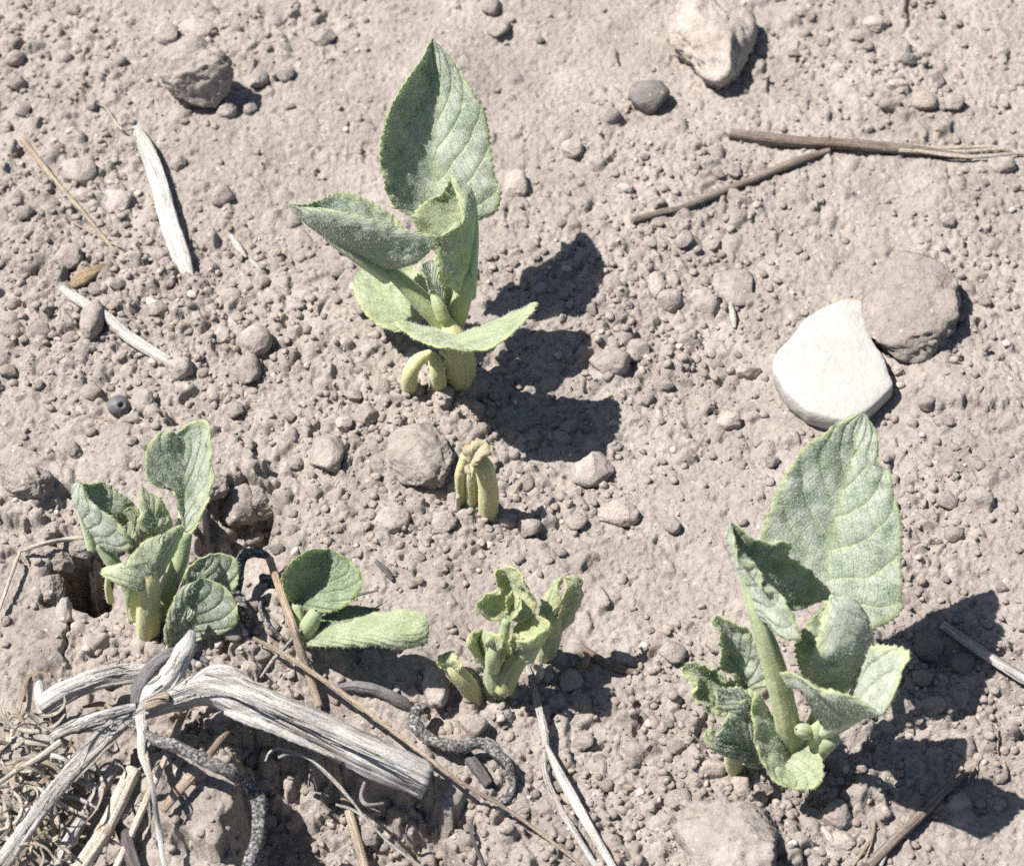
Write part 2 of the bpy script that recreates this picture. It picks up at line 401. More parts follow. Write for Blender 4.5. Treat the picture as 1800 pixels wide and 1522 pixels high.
def splat(x, y, R, hk, seed):
    i0, i1 = np.searchsorted(GX, x-R*1.4), np.searchsorted(GX, x+R*1.4)
    j0, j1 = np.searchsorted(GY, y-R*1.4), np.searchsorted(GY, y+R*1.4)
    if i1-i0 < 3 or j1-j0 < 3: return
    dx, dy = X[j0:j1, i0:i1]-x, Y[j0:j1, i0:i1]-y
    a = np.arctan2(dy, dx)
    rr = np.sqrt(dx*dx*(1+0.3*math.sin(seed)) + dy*dy*(1+0.3*math.cos(seed*1.7)))/(R*(1+0.13*np.sin(2*a+seed)+0.10*np.sin(3*a+seed*2.3)+0.07*np.sin(5*a+seed*3.1)))
    dome = np.sqrt(np.clip(1-rr*rr, 0, 1))
    if seed > 7:                                  # broken, angular crumb
        rp = np.zeros_like(dx)
        for q in range(5):
            b_ = seed*1.9+q*1.2566+0.5*math.sin(seed*5+q*2.1); rp = np.maximum(rp, (dx*math.cos(b_)+dy*math.sin(b_))/(R*(0.85+0.25*math.sin(seed*3.7+q*4))))
        dome = np.clip((1-rp)*2.0, 0, 0.8+0.2*np.clip((dx*math.cos(seed*9)+dy*math.sin(seed*9))/R*1.3, -1.5, 1)); rr = rp
    jc, ic = (j0+j1)//2, (i0+i1)//2
    base = H[min(jc, H.shape[0]-1), min(ic, H.shape[1]-1)]
    cand = base + R*hk*dome - R*0.25
    sub = H[j0:j1, i0:i1]
    H[j0:j1, i0:i1] = np.where(rr < 1, np.maximum(sub, cand), sub)
cnt = 0
for k in range(34000):
    u, v = RNG.uniform(-120, 1920), RNG.uniform(-120, 1640)
    if RNG.uniform() > float(np.clip(density(np.float64(u), np.float64(v)), 0, 1))*0.85: continue
    if (u-140)**2/70**2+(v-1030)**2/80**2 < 1: continue
    p = on_plane(u, v)
    splat(p[0], p[1], 0.09+0.38*RNG.uniform()**3.6, RNG.uniform(0.55, 1.0), RNG.uniform(0, 20))
ny, nx = X.shape
idx = np.arange(nx*ny).reshape(ny, nx)
Fg = np.stack([idx[:-1, :-1], idx[:-1, 1:], idx[1:, 1:], idx[1:, :-1]], -1).reshape(-1, 4)
ground = link('ground', make_mesh('ground', np.stack([X, Y, H], -1).reshape(-1, 3), Fg), M_SOIL)
tag(ground, 'dry cracked grey brown soil with crumbs', 'ground', kind='structure')

def samp(A, x, y):
    i = int(np.clip(np.searchsorted(GX, x)-1, 0, nx-2)); j = int(np.clip(np.searchsorted(GY, y)-1, 0, ny-2))
    fx = min(max((x-GX[i])/(GX[i+1]-GX[i]), 0), 1); fy = min(max((y-GY[j])/(GY[j+1]-GY[j]), 0), 1)
    return (A[j, i]*(1-fx)+A[j, i+1]*fx)*(1-fy) + (A[j+1, i]*(1-fx)+A[j+1, i+1]*fx)*fy
def hit(u, v, h=0.0, A=None):
    A = H_SMOOTH if A is None else A
    z = 0.0
    for _ in range(14):
        p = on_plane(u, v, z+h); z = 0.5*z+0.5*samp(A, p[0], p[1])
    return on_plane(u, v, z+h)

# ------------------------------------------------------------------ stones, clods, crumbs
def icosphere(n):
    import bmesh
    bm = bmesh.new(); bmesh.ops.create_icosphere(bm, subdivisions=n, radius=1)
    V = np.array([v.co[:] for v in bm.verts]); F = np.array([[v.index for v in f.verts] for f in bm.faces]); bm.free()
    return V, F
ICO = {n: icosphere(n) for n in (2, 3, 4, 5)}
def rock_shape(n, seed, rough=0.22, facets=5, cut=0.78):
    V, F = ICO[n]; V = V.copy(); r = np.random.default_rng(seed)
    P = V*(1+rough*fbm3(V*1.1+seed*3.7, 2, seed)[:, None])
    for k in range(facets):                      # broken planes
        d = r.normal(size=3); d /= np.linalg.norm(d); c = r.uniform(cut, cut+0.2)
        t = P@d; P = P - np.outer(np.maximum(t-c, 0)*0.85, d)
    P = P + V*(rough*0.22*fbm3(V*3.3+seed, 3, seed+5)[:, None])
    if n >= 4: P = P + V*(rough*0.26*(0.5-np.abs(fbm3(V*7+seed, 3, seed+9, 0.6)))[:, None]) + V*(rough*0.10*fbm3(V*22+seed, 2, seed+19, 0.7)[:, None])
    return P/np.abs(P).max(0), F
def stone(name, u, v, ru, rv, m, label, cat, seed, zk=0.8, sink=0.35, n=4, rough=0.22, group=None, facets=7, rot=None, cut=0.68):
    p = hit(u, v, 0)
    k = np.dot(CAM-p, ZC)/FPX
    P, F = rock_shape(n, seed, rough, facets, cut)
    a = (seed*2.4) % 6.28 if rot is None else rot
    if rot is None and ru == rv: pass
    az = ru*k*zk
    ay = math.sqrt(max((rv*k)**2-(az*0.643)**2, (0.35*rv*k)**2))/0.766
    P = P*np.array([ru*k, ay, az])
    z = az*(1-2*sink)
    b = hit(u, v, z)                              # centre of the body on the picture ray
    b[2] = samp(H_SMOOTH, b[0], b[1]) + z
    low = P[:, 2].min()
    P[:, 2] -= low
    o = link(name, make_mesh(name, P, F), m, loc=(b[0], b[1], b[2]+low))
    return tag(o, label, cat, group)
SPOTS = []    # taken spots (u, v, r)
def st(u, v, ru, rv, m, label, cat, seed, **kw):
    SPOTS.append((u, v, max(ru, rv)))
    name = kw.pop('name', 'soil_clod' if cat == 'clod' else 'stone')
    return stone(name, u, v, ru, rv, m, label, cat, seed, **kw)

# slabs cut to a drawn outline
def slab(name, pts, thick, m, label, cat, seed, z0=-0.15, taper=0.9, rough=0.03, lift=0.0):
    base = [hit(u, v, thick+lift) for u, v in pts]
    zc = np.mean([p[2] for p in base])
    Q = np.array([on_plane(u, v, zc) for u, v in pts])
    c = Q.mean(0); n = 120
    Pc = np.vstack([Q, Q[:1]]); seg = np.r_[0, np.cumsum(np.linalg.norm(np.diff(Pc, axis=0), axis=1))]
    tt = np.linspace(0, seg[-1], n, endpoint=False)
    R = np.stack([np.interp(tt, seg, Pc[:, i]) for i in range(3)], -1)
    R = (np.roll(R, 1, 0)+2*R+np.roll(R, -1, 0))/4
    prof = [(0.0, 0.03), (0.25, 0.02), (0.5, 0.0), (0.72, -0.02), (0.88, -0.035), (0.965, -0.06), (0.99, -0.10), (1.003, -0.2), (1.005, -0.45), (0.995, -0.7), (0.97, -0.95), (0.93, -1.1)]
    rings = []
    for s, h in prof:
        ring = c + (R-c)*np.array([s, s, 1]); ring[:, 2] = zc + h*thick
        rings.append(ring)
    Vv = np.vstack(rings); Vv = Vv + rough*fbm3(Vv*1.6, 4, seed)[:, None]*np.array([1, 1, 0.8]) - c
    F = []
    for i in range(len(prof)-1):
        for j in range(n):
            F.append((i*n+j, (i+1)*n+j, (i+1)*n+(j+1) % n, i*n+(j+1) % n))
    low = Vv[:, 2].min(); Vv[:, 2] -= low
    return tag(link(name, make_mesh(name, Vv, F), m, loc=(c[0], c[1], c[2]+low)), label, cat)
def zq(ox, oy, sc): return lambda pts: [(ox+sc*p[0], oy+sc*p[1]) + tuple(p[2:]) for p in pts]
zs = zq(1260, 420, 0.3)
slab('stone', zs([(740, 345), (800, 343), (858, 350), (862, 420), (875, 490), (930, 600), (985, 710), (1040, 850), (960, 930), (870, 1005), (760, 1050), (660, 1035), (540, 1000), (400, 880), (335, 770), (330, 700), (350, 650), (440, 560), (475, 510), (500, 470), (600, 400)]),
     0.95, M_WHITE, 'flat chalk white stone with broken straight edge leaning on a brown clod', 'stone', 3, rough=0.035)
SPOTS += [(1470, 635, 115), (1610, 545, 95)]
stone('stone', 1605, 548, 98, 98, M_ROCKB, 'large rough brown stone touching the flat white stone', 'stone', 41, zk=0.66, sink=0.40, n=5, rough=0.26, facets=9, cut=0.68)
st(1243, 62, 88, 112, M_PALE, 'large pale knobbly stone with a pointed lower end beside a round dark pebble', 'stone', 61, n=5, zk=0.7, sink=0.3, rough=0.3, facets=3)
st(1141, 170, 37, 38, M_DARKSTONE, 'round dark grey pebble near the pointed end of the large pale stone', 'pebble', 12, zk=0.9, sink=0.35, rough=0.12, name='pebble')
st(347, 132, 66, 58, M_CLOD, 'big rough clod casting a deep shadow over small pebbles', 'clod', 23, n=5, zk=0.95, sink=0.18, rough=0.28, facets=7)
st(293, 61, 23, 22, M_PALE, 'smooth pale round pebble beside a flat pale stone', 'pebble', 14, rough=0.10, name='pebble')
st(348, 52, 35, 24, M_PALE, 'flat pale dusty stone half sunk in the soil beside a round pebble', 'stone', 15, zk=0.4, sink=0.4, rough=0.15)
st(745, 805, 66, 62, M_CLOD, 'large smooth rounded stone beside the cut yellow green stub', 'stone', 26, n=5, zk=0.62, sink=0.36, rough=0.24, facets=8, cut=0.7)
st(577, 796, 31, 39, M_CLOD, 'oval grey clod in its own shadow left of the large rounded stone', 'clod', 27, n=4, rough=0.14)
st(906, 323, 23, 27, M_PALE, 'pale upright pebble beside the lobe of the tall pointed leaf', 'pebble', 28, rough=0.16, name='pebble')
st(1005, 262, 21, 20, M_PALE, 'round pale pebble on smooth soil above the pointed leaf shadow', 'pebble', 29, rough=0.1, name='pebble')
st(1088, 903, 38, 24, M_PALE, 'flat oval pale stone lying on the smooth soil below a crusty clod', 'stone', 30, zk=0.55, rough=0.16)
st(1040, 826, 42, 38, M_CLOD, 'crusty clod at the tip of the rounded plant shadow', 'clod', 31, rough=0.25, zk=0.7)
st(1075, 636, 40, 28, M_CLOD, 'elongated clod lying at the right rim of the plant shadow', 'clod', 32, rough=0.2, zk=0.7)
st(1120, 617, 22, 24, M_CLOD, 'small round clod touching the elongated clod', 'clod', 33, rough=0.15)
st(450, 600, 31, 33, M_CLOD, 'round clod with a crisp shadow above its twin clod', 'clod', 34, rough=0.16, zk=0.95, sink=0.2)
st(432, 650, 28, 32, M_CLOD, 'rough clod touching the round clod above it', 'clod', 35, rough=0.22)
st(391, 589, 17, 17, M_PALE, 'small bright whitish pebble among brown clods', 'pebble', 36, rough=0.14, name='pebble')
st(163, 562, 24, 38, M_CLOD, 'tall pitted clod lying across the bleached buried stick', 'clod', 37, rough=0.2, zk=1.0, sink=0.2)
st(318, 647, 28, 24, M_CLOD, 'clod over the lower end of the bleached buried stick', 'clod', 38, rough=0.2)
st(138, 302, 34, 30, M_CLOD, 'smooth clod pressed beside the thin brown straw', 'clod', 39, rough=0.14)
st(118, 290, 12, 12, M_CLOD, 'tiny round clod between the thin straw and the smooth clod', 'clod', 139, rough=0.12)
st(150, 346, 18, 17, M_PALE, 'small pale clod just below the smooth clod by the straw', 'clod', 40, rough=0.14)
st(205, 352, 30, 26, M_CLOD, 'flat wedge of crust beside the white blade of dry stalk', 'clod', 42, rough=0.2, zk=0.5)
st(312, 288, 16, 16, M_CLOD, 'small angular clod touching the shadow of the white dry stalk', 'clod', 43, rough=0.2)
st(118, 455, 30, 30, M_CLOD, 'lumpy clod above the orange brown leaf flake', 'clod', 44, rough=0.22)
st(250, 706, 22, 24, M_CLOD, 'smooth clod beside the dark grey seed husk', 'clod', 45, rough=0.12)
st(375, 692, 14, 18, M_CLOD, 'small egg shaped clod alone on smooth crust', 'clod', 46, rough=0.1)
st(1635, 1137, 30, 30, M_DARKSTONE, 'round pitted dark clod inside the shadow of the big leaf', 'clod', 47, rough=0.18, zk=0.9, sink=0.25)
st(1246, 1352, 33, 25, M_PALE, 'smooth whitish pebble at the foot of the crinkled leaves', 'pebble', 48, rough=0.14, zk=0.75, name='pebble')
st(1290, 1490, 108, 88, M_CLOD, 'large crusted clod at the lower edge below the crinkled plant', 'clod', 49, n=5, rough=0.34, zk=0.5, sink=0.4, facets=9)
st(1302, 1384, 20, 22, M_CLOD, 'pale clod beside the smooth whitish pebble', 'clod', 50, rough=0.2)
st(1470, 1432, 30, 28, M_CLOD, 'angular clod lying in the shadow below the curved front leaf', 'clod', 51, rough=0.22)
st(1366, 1413, 13, 10, M_PALE, 'tiny pale chip catching sun in the plant shadow', 'pebble', 52, name='pebble')
st(1283, 740, 24, 19, M_PALE, 'pale cut pebble on smooth soil left of the white stone', 'pebble', 53, rough=0.2, name='pebble')
st(1313, 655, 26, 16, M_CLOD, 'long reddish pebble pointing at the white stone', 'pebble', 54, zk=0.7, name='pebble')
st(1578, 652, 12, 10, M_PALE, 'tiny pale pebble wedged under the big brown stone', 'pebble', 55, name='pebble')
st(1155, 500, 18, 30, M_CLOD, 'narrow upright clod with dark hollow beneath', 'clod', 56, rough=0.22)
st(1180, 528, 26, 22, M_CLOD, 'rounded clod next to the narrow upright clod', 'clod', 57, rough=0.18)
st(1236, 525, 24, 24, M_CLOD, 'wedge shaped clod next to the embedded grey crust lump', 'clod', 59, rough=0.2)
st(1290, 500, 40, 42, M_CLOD, 'broad embedded crust lump above the white sliver', 'clod', 60, rough=0.22, zk=0.45)
st(1217, 293, 14, 15, M_PALE, 'small pale round pebble by the thin slanting twig', 'pebble', 61, name='pebble')
st(1290, 303, 14, 14, M_ROCKB, 'small dark rounded pebble above the thin slanting twig', 'pebble', 62, name='pebble')
st(1100, 333, 16, 14, M_CLOD, 'small clod standing apart above the tip of the thin twig', 'clod', 63)
st(1764, 290, 28, 17, M_CLOD, 'clod under the frayed end of the thick twig', 'clod', 64, zk=0.6)
st(1540, 42, 26, 17, M_PALE, 'pale half buried stone above a line of dark crumbs', 'stone', 65, zk=0.5)
st(1578, 150, 22, 13, M_PALE, 'small white stone beside the dark crumbs', 'stone', 66, zk=0.5)
st(1598, 105, 16, 14, M_DARKSTONE, 'dark crumb in front of the pale half buried stone', 'clod', 67)
st(1650, 140, 13, 18, M_DARKSTONE, 'blackish crumb beside the blurred shadow line', 'clod', 68)
st(485, 1055, 26, 26, M_CLOD, 'round pitted brown clod caught behind the upright straw', 'clod', 70, rough=0.16, sink=0.1, zk=0.95)
st(248, 1133, 22, 24, M_CLOD, 'square clod at the foot of the stem of the two lobed plant', 'clod', 71, rough=0.18)
st(418, 888, 38, 40, M_CLOD, 'pitted clod hanging under the broken edge of the crust', 'clod', 72, rough=0.26, sink=0.1)
st(112, 1072, 17, 22, M_CLOD, 'cracked upright clod at the lower left rim of the dark hole', 'clod', 73, rough=0.2)
st(892, 915, 19, 15, M_CLOD, 'round clod resting against the base of the cut stub', 'clod', 74, rough=0.14)
st(690, 912, 34, 28, M_CLOD, 'low smooth clod below the large rounded stone', 'clod', 75, rough=0.15, zk=0.6)
st(782, 918, 24, 24, M_CLOD, 'crumbly clod left of the base of the cut stub', 'clod', 76, rough=0.25)
st(833, 1276, 28, 24, M_CLOD, 'reddish clod in shade below the bent yellow stub', 'clod', 77, rough=0.18)
st(770, 1205, 28, 38, M_CLOD, 'large shaded clod touching the bent yellow stub', 'clod', 78, rough=0.2)
st(645, 732, 24, 22, M_CLOD, 'crumbly clod above the large rounded stone', 'clod', 79, rough=0.22)
st(605, 745, 17, 14, M_CLOD, 'flat little clod above the oval grey clod', 'clod', 80)
st(1660, 740, 20, 14, M_CLOD, 'broken chip of crust over a dark crack', 'clod', 81, zk=0.5)
st(1690, 1170, 26, 22, M_DARKSTONE, 'shaded clod beside the straight shaded stalk', 'clod', 82, rough=0.18)
st(985, 450, 11, 10, M_CLOD, 'small pebble inside the pointed leaf shadow', 'pebble', 83, name='pebble')
st(397, 195, 20, 16, M_CLOD, 'round pebble in the shadow of the big rough clod', 'pebble', 84, name='pebble')
st(438, 190, 15, 15, M_CLOD, 'smaller pebble at the far end of the big clod shadow', 'pebble', 85, name='pebble')
st(452, 140, 20, 22, M_CLOD, 'crinkled clod just above the big clod shadow', 'clod', 86, rough=0.25)
st(568, 66, 28, 18, M_CLOD, 'low clod with a dark undercut above the tall pointed leaf', 'clod', 87, zk=0.6)
st(345, 1365, 19, 14, M_CLOD, 'round pebble in the lit gap under the furred hanging tendril', 'pebble', 88, name='pebble', rough=0.14)
st(1480, 1478, 26, 18, M_CLOD, 'flat clod near the pale straw chips', 'clod', 89, zk=0.5)

st(92, 982, 46, 30, M_SOIL, 'crumbly crust block roofing the dark hole', 'clod', 171, n=5, rough=0.3, zk=0.7, sink=0.25)
st(140, 962, 44, 22, M_SOIL, 'thin crust rim arching over the top of the dark hole', 'clod', 172, n=5, rough=0.3, zk=0.5, sink=0.2)
st(85, 1035, 34, 30, M_SOIL, 'crust corner left of the dark hole', 'clod', 173, n=5, rough=0.3, zk=0.7, sink=0.3)
st(440, 850, 45, 34, M_SOIL, 'broken crust edge jutting over the shaded cavity behind the two lobed leaf', 'clod', 174, n=5, rough=0.32, zk=0.7, sink=0.25)
st(370, 868, 40, 26, M_SOIL, 'crust ledge right behind the stem of the two lobed leaf', 'clod', 175, n=5, rough=0.3, zk=0.6, sink=0.25)
st(45, 850, 48, 34, M_SOIL, 'cracked crust block standing near the slab corner with dark gaps below', 'clod', 176, n=5, rough=0.3, zk=0.6, sink=0.35)
# the dark little husk
def seed_husk():
    V, F = ICO[4]; P = V*np.array([0.40, 0.40, 0.36])
    d = np.array([0.38, -0.45, 0.80]); d /= np.linalg.norm(d)
    t = V@d; P = P - np.outer(np.clip((t-0.955)/0.03, 0, 1)*0.14, d)
    P = P*(1+0.03*fbm3(V*5, 3, 4)[:, None]); p = hit(209, 714, 0.25)
    low = P[:, 2].min(); P[:, 2] -= low
    o = link('seed_husk', make_mesh('seed_husk', P, F), M_HUSK, loc=(p[0], p[1], p[2]+low))
    tag(o, 'dark grey round seed husk with a small hole', 'seed husk'); SPOTS.append((209, 712, 22))
m_, nt_, b_ = mat('husk_skin'); M_HUSK = m_
L(nt_, ramp(nt_, noise(nt_, N(nt_, 'ShaderNodeTexCoord').outputs['Object'], 260, 4, 0.6), [(0.3, (0.07, 0.068, 0.075)), (0.7, (0.17, 0.165, 0.17))]), b_.inputs['Base Color']); b_.inputs['Roughness'].default_value = 0.5
seed_husk()

# many small clods that one can still count
def along_(pts, r):
    for a, b in zip(pts[:-1], pts[1:]):
        n_ = int(math.hypot(b[0]-a[0], b[1]-a[1])/(r*1.2))+1
        for i_ in range(n_+1): SPOTS.append((a[0]+(b[0]-a[0])*i_/n_, a[1]+(b[1]-a[1])*i_/n_, r))
along_([(1285, 238), (1790, 272)], 16); along_([(1112, 388), (1455, 266)], 12); along_([(240, 225), (338, 505)], 20); along_([(38, 244), (205, 446)], 10); along_([(110, 507), (297, 634)], 16)
along_([(300, 1215), (750, 1365)], 40); along_([(930, 1170), (1080, 1522)], 14); along_([(1610, 1350), (1530, 1522)], 14); along_([(1655, 1098), (1800, 1200)], 14); along_([(730, 1250), (830, 1310), (900, 1350)], 16)
PLANT_FEET = [(807, 660, 40), (850, 905, 35), (870, 1215, 50), (960, 1150, 30), (261, 1105, 45), (310, 1130, 40), (540, 1110, 40), (1395, 1335, 70), (1300, 1340, 50), (147, 1018, 55)]
VAR = []
for k in range(14):
    P, F = rock_shape(3, 200+k, 0.26, 9, 0.60); P[:, 2] *= 0.8; P[:, 2] -= P[:, 2].min()
    VAR.append(make_mesh('soil_clod', P, F)); VAR[-1].materials.append(M_CLOD)
VARP = []
for k in range(5):
    P, F = rock_shape(3, 300+k, 0.18, 4); P[:, 2] *= 0.8; P[:, 2] -= P[:, 2].min()
    VARP.append(make_mesh('pebble', P, F)); VARP[-1].materials.append(M_PALE if k % 2 else M_WARM)
placed = []
LAND = [(1470, 635, 'the flat white stone'), (1605, 548, 'the large brown stone'), (1243, 62, 'the large pale knobbly stone'), (1141, 170, 'the round dark pebble'),
        (347, 132, 'the big rough clod with deep shadow'), (745, 805, 'the large smooth rounded stone'), (577, 796, 'the oval grey clod'), (290, 370, 'the white dry stalk'),
        (110, 340, 'the thin brown straw'), (210, 570, 'the bleached half buried stick'), (209, 712, 'the dark seed husk'), (440, 625, 'the twin round clods'), (807, 661, 'the stem of the tall pointed sprout'),
        (990, 460, 'the pointed leaf shadow'), (980, 700, 'the rounded plant shadow'), (855, 905, 'the cut yellow stub'), (1088, 903, 'the flat oval pale stone'), (1040, 826, 'the crusty clod'),
        (1180, 520, 'the narrow upright clod'), (1300, 560, 'the white upright sliver'), (1230, 330, 'the thin slanting twig'), (1550, 260, 'the thick brown twig'), (1590, 110, 'the dark crumbs'),
        (880, 1200, 'the small curled sprout'), (970, 1130, 'the thick rolled shoot'), (1300, 1300, 'the crinkled leaves'), (1480, 1320, 'the curved front leaf'), (1700, 1180, 'the straight shaded stalk'),
        (1650, 1430, 'the thin brown stick'), (1290, 1480, 'the large crusted clod'), (1000, 1400, 'the forked grass blade'), (830, 1310, 'the furry wriggling tendril'), (640, 1430, 'the dark hollow'),
        (420, 1150, 'the soil mound'), (420, 890, 'the broken crust edge'), (147, 1018, 'the dark hole'), (255, 1090, 'the two lobed sprout'), (580, 1050, 'the round green leaf'), (340, 1280, 'the swollen grey joint'),
        (350, 1400, 'the drooping speckled tendril'), (80, 1330, 'the dry grass tangle'), (1490, 900, 'the broad serrated leaf'), (770, 200, 'the tall pointed leaf'), (1720, 690, 'the cracked crust plate'), (906, 323, 'the pale upright pebble')]
tries = 0
while len(placed) < 246 and tries < 60000:
    tries += 1
    u, v = RNG.uniform(5, 1795), RNG.uniform(5, 1517)
    if RNG.uniform() > float(density(np.float64(u), np.float64(v)))**1.3: continue
    r = 7.5+17*RNG.uniform()**2.4
    if any((u-a)**2+(v-b)**2 < (r*0.9+c*0.95)**2 for a, b, c in SPOTS+PLANT_FEET): continue
    if any((u-a)**2+(v-b)**2 < (r*0.95+c*0.9)**2 for a, b, c in placed): continue
    placed.append((u, v, r))
for i, (u, v, r) in enumerate(placed):
    pale = i % 11 == 3
    me = (VARP if pale else VAR)[i % (5 if pale else 14)]
    p = hit(u, v, 0, H); k = np.dot(CAM-p, ZC)/FPX; rr = r*k
    p = hit(u, v, rr*0.25)
    o = link('pebble' if pale else 'soil_clod', me, None, loc=(p[0], p[1], samp(H_SMOOTH, p[0], p[1])-rr*0.40))
    o.rotation_euler = (RNG.uniform(-0.25, 0.25), RNG.uniform(-0.25, 0.25), RNG.uniform(0, 6.28))
    o.scale = (rr*RNG.uniform(0.9, 1.2), rr*RNG.uniform(0.85, 1.1), rr*RNG.uniform(0.8, 1.1))
    near_ = min(LAND, key=lambda q: (q[0]-u)**2+(q[1]-v)**2)[2]
    size = 'tiny' if r < 10 else ('small' if r < 15 else 'lumpy')
    if pale: tag(o, size+' pale pebble lying nearest to '+near_, 'pebble', 'tiny pale pebbles in the soil')
    else: tag(o, size+' brown soil clod lying nearest to '+near_, 'clod', 'small clods scattered on the soil')

# crumbs nobody could count: one mesh
def crumbs():
    V0, F0 = ICO[2]; base = []
    for k in range(12):
        P, _ = rock_shape(2, 400+k, 0.3, 8, 0.55); base.append(P)
    VV, FF, SH = [], [], []; nv = len(V0); c = 0
    n = 0
    while n < 8500:
        u, v = RNG.uniform(-60, 1860), RNG.uniform(-60, 1600)
        if RNG.uniform() > float(density(np.float64(u), np.float64(v)))**0.95: continue
        if (u-140)**2/60**2+(v-1025)**2/60**2 < 1: continue
        r = 0.04+0.15*RNG.uniform()**2.6
        p = on_plane(u, v, 0); a = RNG.uniform(0, 6.28); ca, sa = math.cos(a), math.sin(a)
        P = base[n % 12]*np.array([r*RNG.uniform(0.8, 1.25), r*RNG.uniform(0.8, 1.2), r*RNG.uniform(0.6, 1)])
        P = P@np.array([[ca, sa, 0], [-sa, ca, 0], [0, 0, 1]])
        P = P + np.array([p[0], p[1], samp(H, p[0], p[1])+r*0.25])
        VV.append(P); FF.append(F0+c); c += nv; n += 1
        s = RNG.uniform(0.85, 1.1); s = s*1.6 if RNG.uniform() < 0.05 else s
        SH.append(np.full((nv, 3), s)*np.array([1, 0.995, 0.985]))
    o = link('soil_crumbs', make_mesh('soil_crumbs', np.vstack(VV), np.vstack(FF), {'shade': np.vstack(SH)}), M_CRUMB)
    tag(o, 'loose fine crumbs of dry soil', 'crumbs', kind='stuff')
crumbs()

# ------------------------------------------------------------------ curves, tubes, leaves
def catmull(P, n):
    P = np.asarray(P, dtype=float)
    if len(P) == 2: return P[0]+(P[1]-P[0])*np.linspace(0, 1, n)[:, None]
    Q = np.vstack([2*P[0]-P[1], P, 2*P[-1]-P[-2]]); out = []
    for i in range(1, len(Q)-2):
        t = np.linspace(0, 1, 24, endpoint=(i == len(Q)-3))[:, None]
        a, b, c, d = Q[i-1], Q[i], Q[i+1], Q[i+2]
        out.append(0.5*(2*b+(c-a)*t+(2*a-5*b+4*c-d)*t*t+(3*b-a-3*c+d)*t**3))
    D = np.vstack(out); s = np.r_[0, np.cumsum(np.linalg.norm(np.diff(D[:, :3], axis=0), axis=1))]
    if s[-1] < 1e-9: return np.repeat(P[:1], n, 0)
    tt = np.linspace(0, s[-1], n)
    return np.stack([np.interp(tt, s, D[:, i]) for i in range(D.shape[1])], -1)
def nrm(a): return a/np.maximum(np.linalg.norm(a, axis=-1, keepdims=True), 1e-9)

def tube_mesh(name, W, R, nr=14, ridge=0.0, ridges=7, rough=0.05, flat=1.0, flat_dir=None, seed=0, cap=0.5, nl=None, hollow=False):
    """W: world points (cm); R: radii (cm) at those points"""
    length = np.sum(np.linalg.norm(np.diff(W, axis=0), axis=1)); rm = float(np.mean(R))
    nl = nl or int(np.clip(length/max(rm*0.45, 0.04), 8, 110))
    D = catmull(np.column_stack([W, R]), nl); C, r = D[:, :3], D[:, 3]
    T = nrm(np.gradient(C, axis=0))
    n0 = np.cross(T[0], flat_dir if flat_dir is not None else (ZC if abs(T[0]@ZC) < 0.9 else XC)); Nn = [n0/np.linalg.norm(n0)]
    for i in range(1, nl):
        a = Nn[-1]-T[i]*(Nn[-1]@T[i]); Nn.append(a/np.linalg.norm(a))
    Nn = np.array(Nn); B = np.cross(T, Nn)
    along = np.r_[0, np.cumsum(np.linalg.norm(np.diff(C, axis=0), axis=1))]
    ring_c, ring_r, ring_i = list(C), list(r), list(range(nl))
    if cap > 0:
        pre = [(C[0]-T[0]*r[0]*cap*math.sin(q), r[0]*math.cos(q), 0) for q in (1.35, 0.8)]
        post = [(C[-1]+T[-1]*r[-1]*cap*math.sin(q), r[-1]*math.cos(q), nl-1) for q in (0.8, 1.35)]
    else:
        pre = [(C[0]+T[0]*r[0]*0.3, r[0]*0.02, 0), (C[0], r[0]*0.9, 0)]; post = [(C[-1], r[-1]*0.9, nl-1), (C[-1]-T[-1]*r[-1]*(1.2 if hollow else 0.1), r[-1]*(0.4 if hollow else 0.02), nl-1)]
    allr = pre + list(zip(ring_c, ring_r, ring_i)) + post
    th = np.linspace(0, 2*math.pi, nr, endpoint=False)
    VV, FIB, AL = [], [], []
    for c, rad, i in allr:
        prof = 1+ridge*np.cos(ridges*th+seed+along[i]*0.35)+ridge*0.5*np.cos((ridges*2-3)*th+seed*2)
        VV.append(c+(np.outer(np.cos(th)*prof*rad, Nn[i])+np.outer(np.sin(th)*prof*rad*flat, B[i])))
        FIB.append(np.stack([np.cos(th)*3.2*max(rm/0.25, 0.5)+seed*3.1, np.sin(th)*3.2*max(rm/0.25, 0.5), np.full(nr, along[i]*0.55)], -1))
        AL.append(np.full(nr, along[i]/max(along[-1], 1e-6)))
    VV = np.vstack(VV); m = len(allr)
    if rough:
        cen = np.repeat(np.array([a[0] for a in allr]), nr, 0); dd = VV-cen
        VV = cen+dd*(1+rough*fbm3(VV*(0.55/rm)+seed*5, 3, seed)[:, None])
    a = np.arange(m*nr).reshape(m, nr); b = np.roll(a, -1, 1)
    F = np.stack([a[:-1], b[:-1], b[1:], a[1:]], -1).reshape(-1, 4)
    return VV, F, {'fib': np.vstack(FIB), 'along': np.concatenate(AL)}

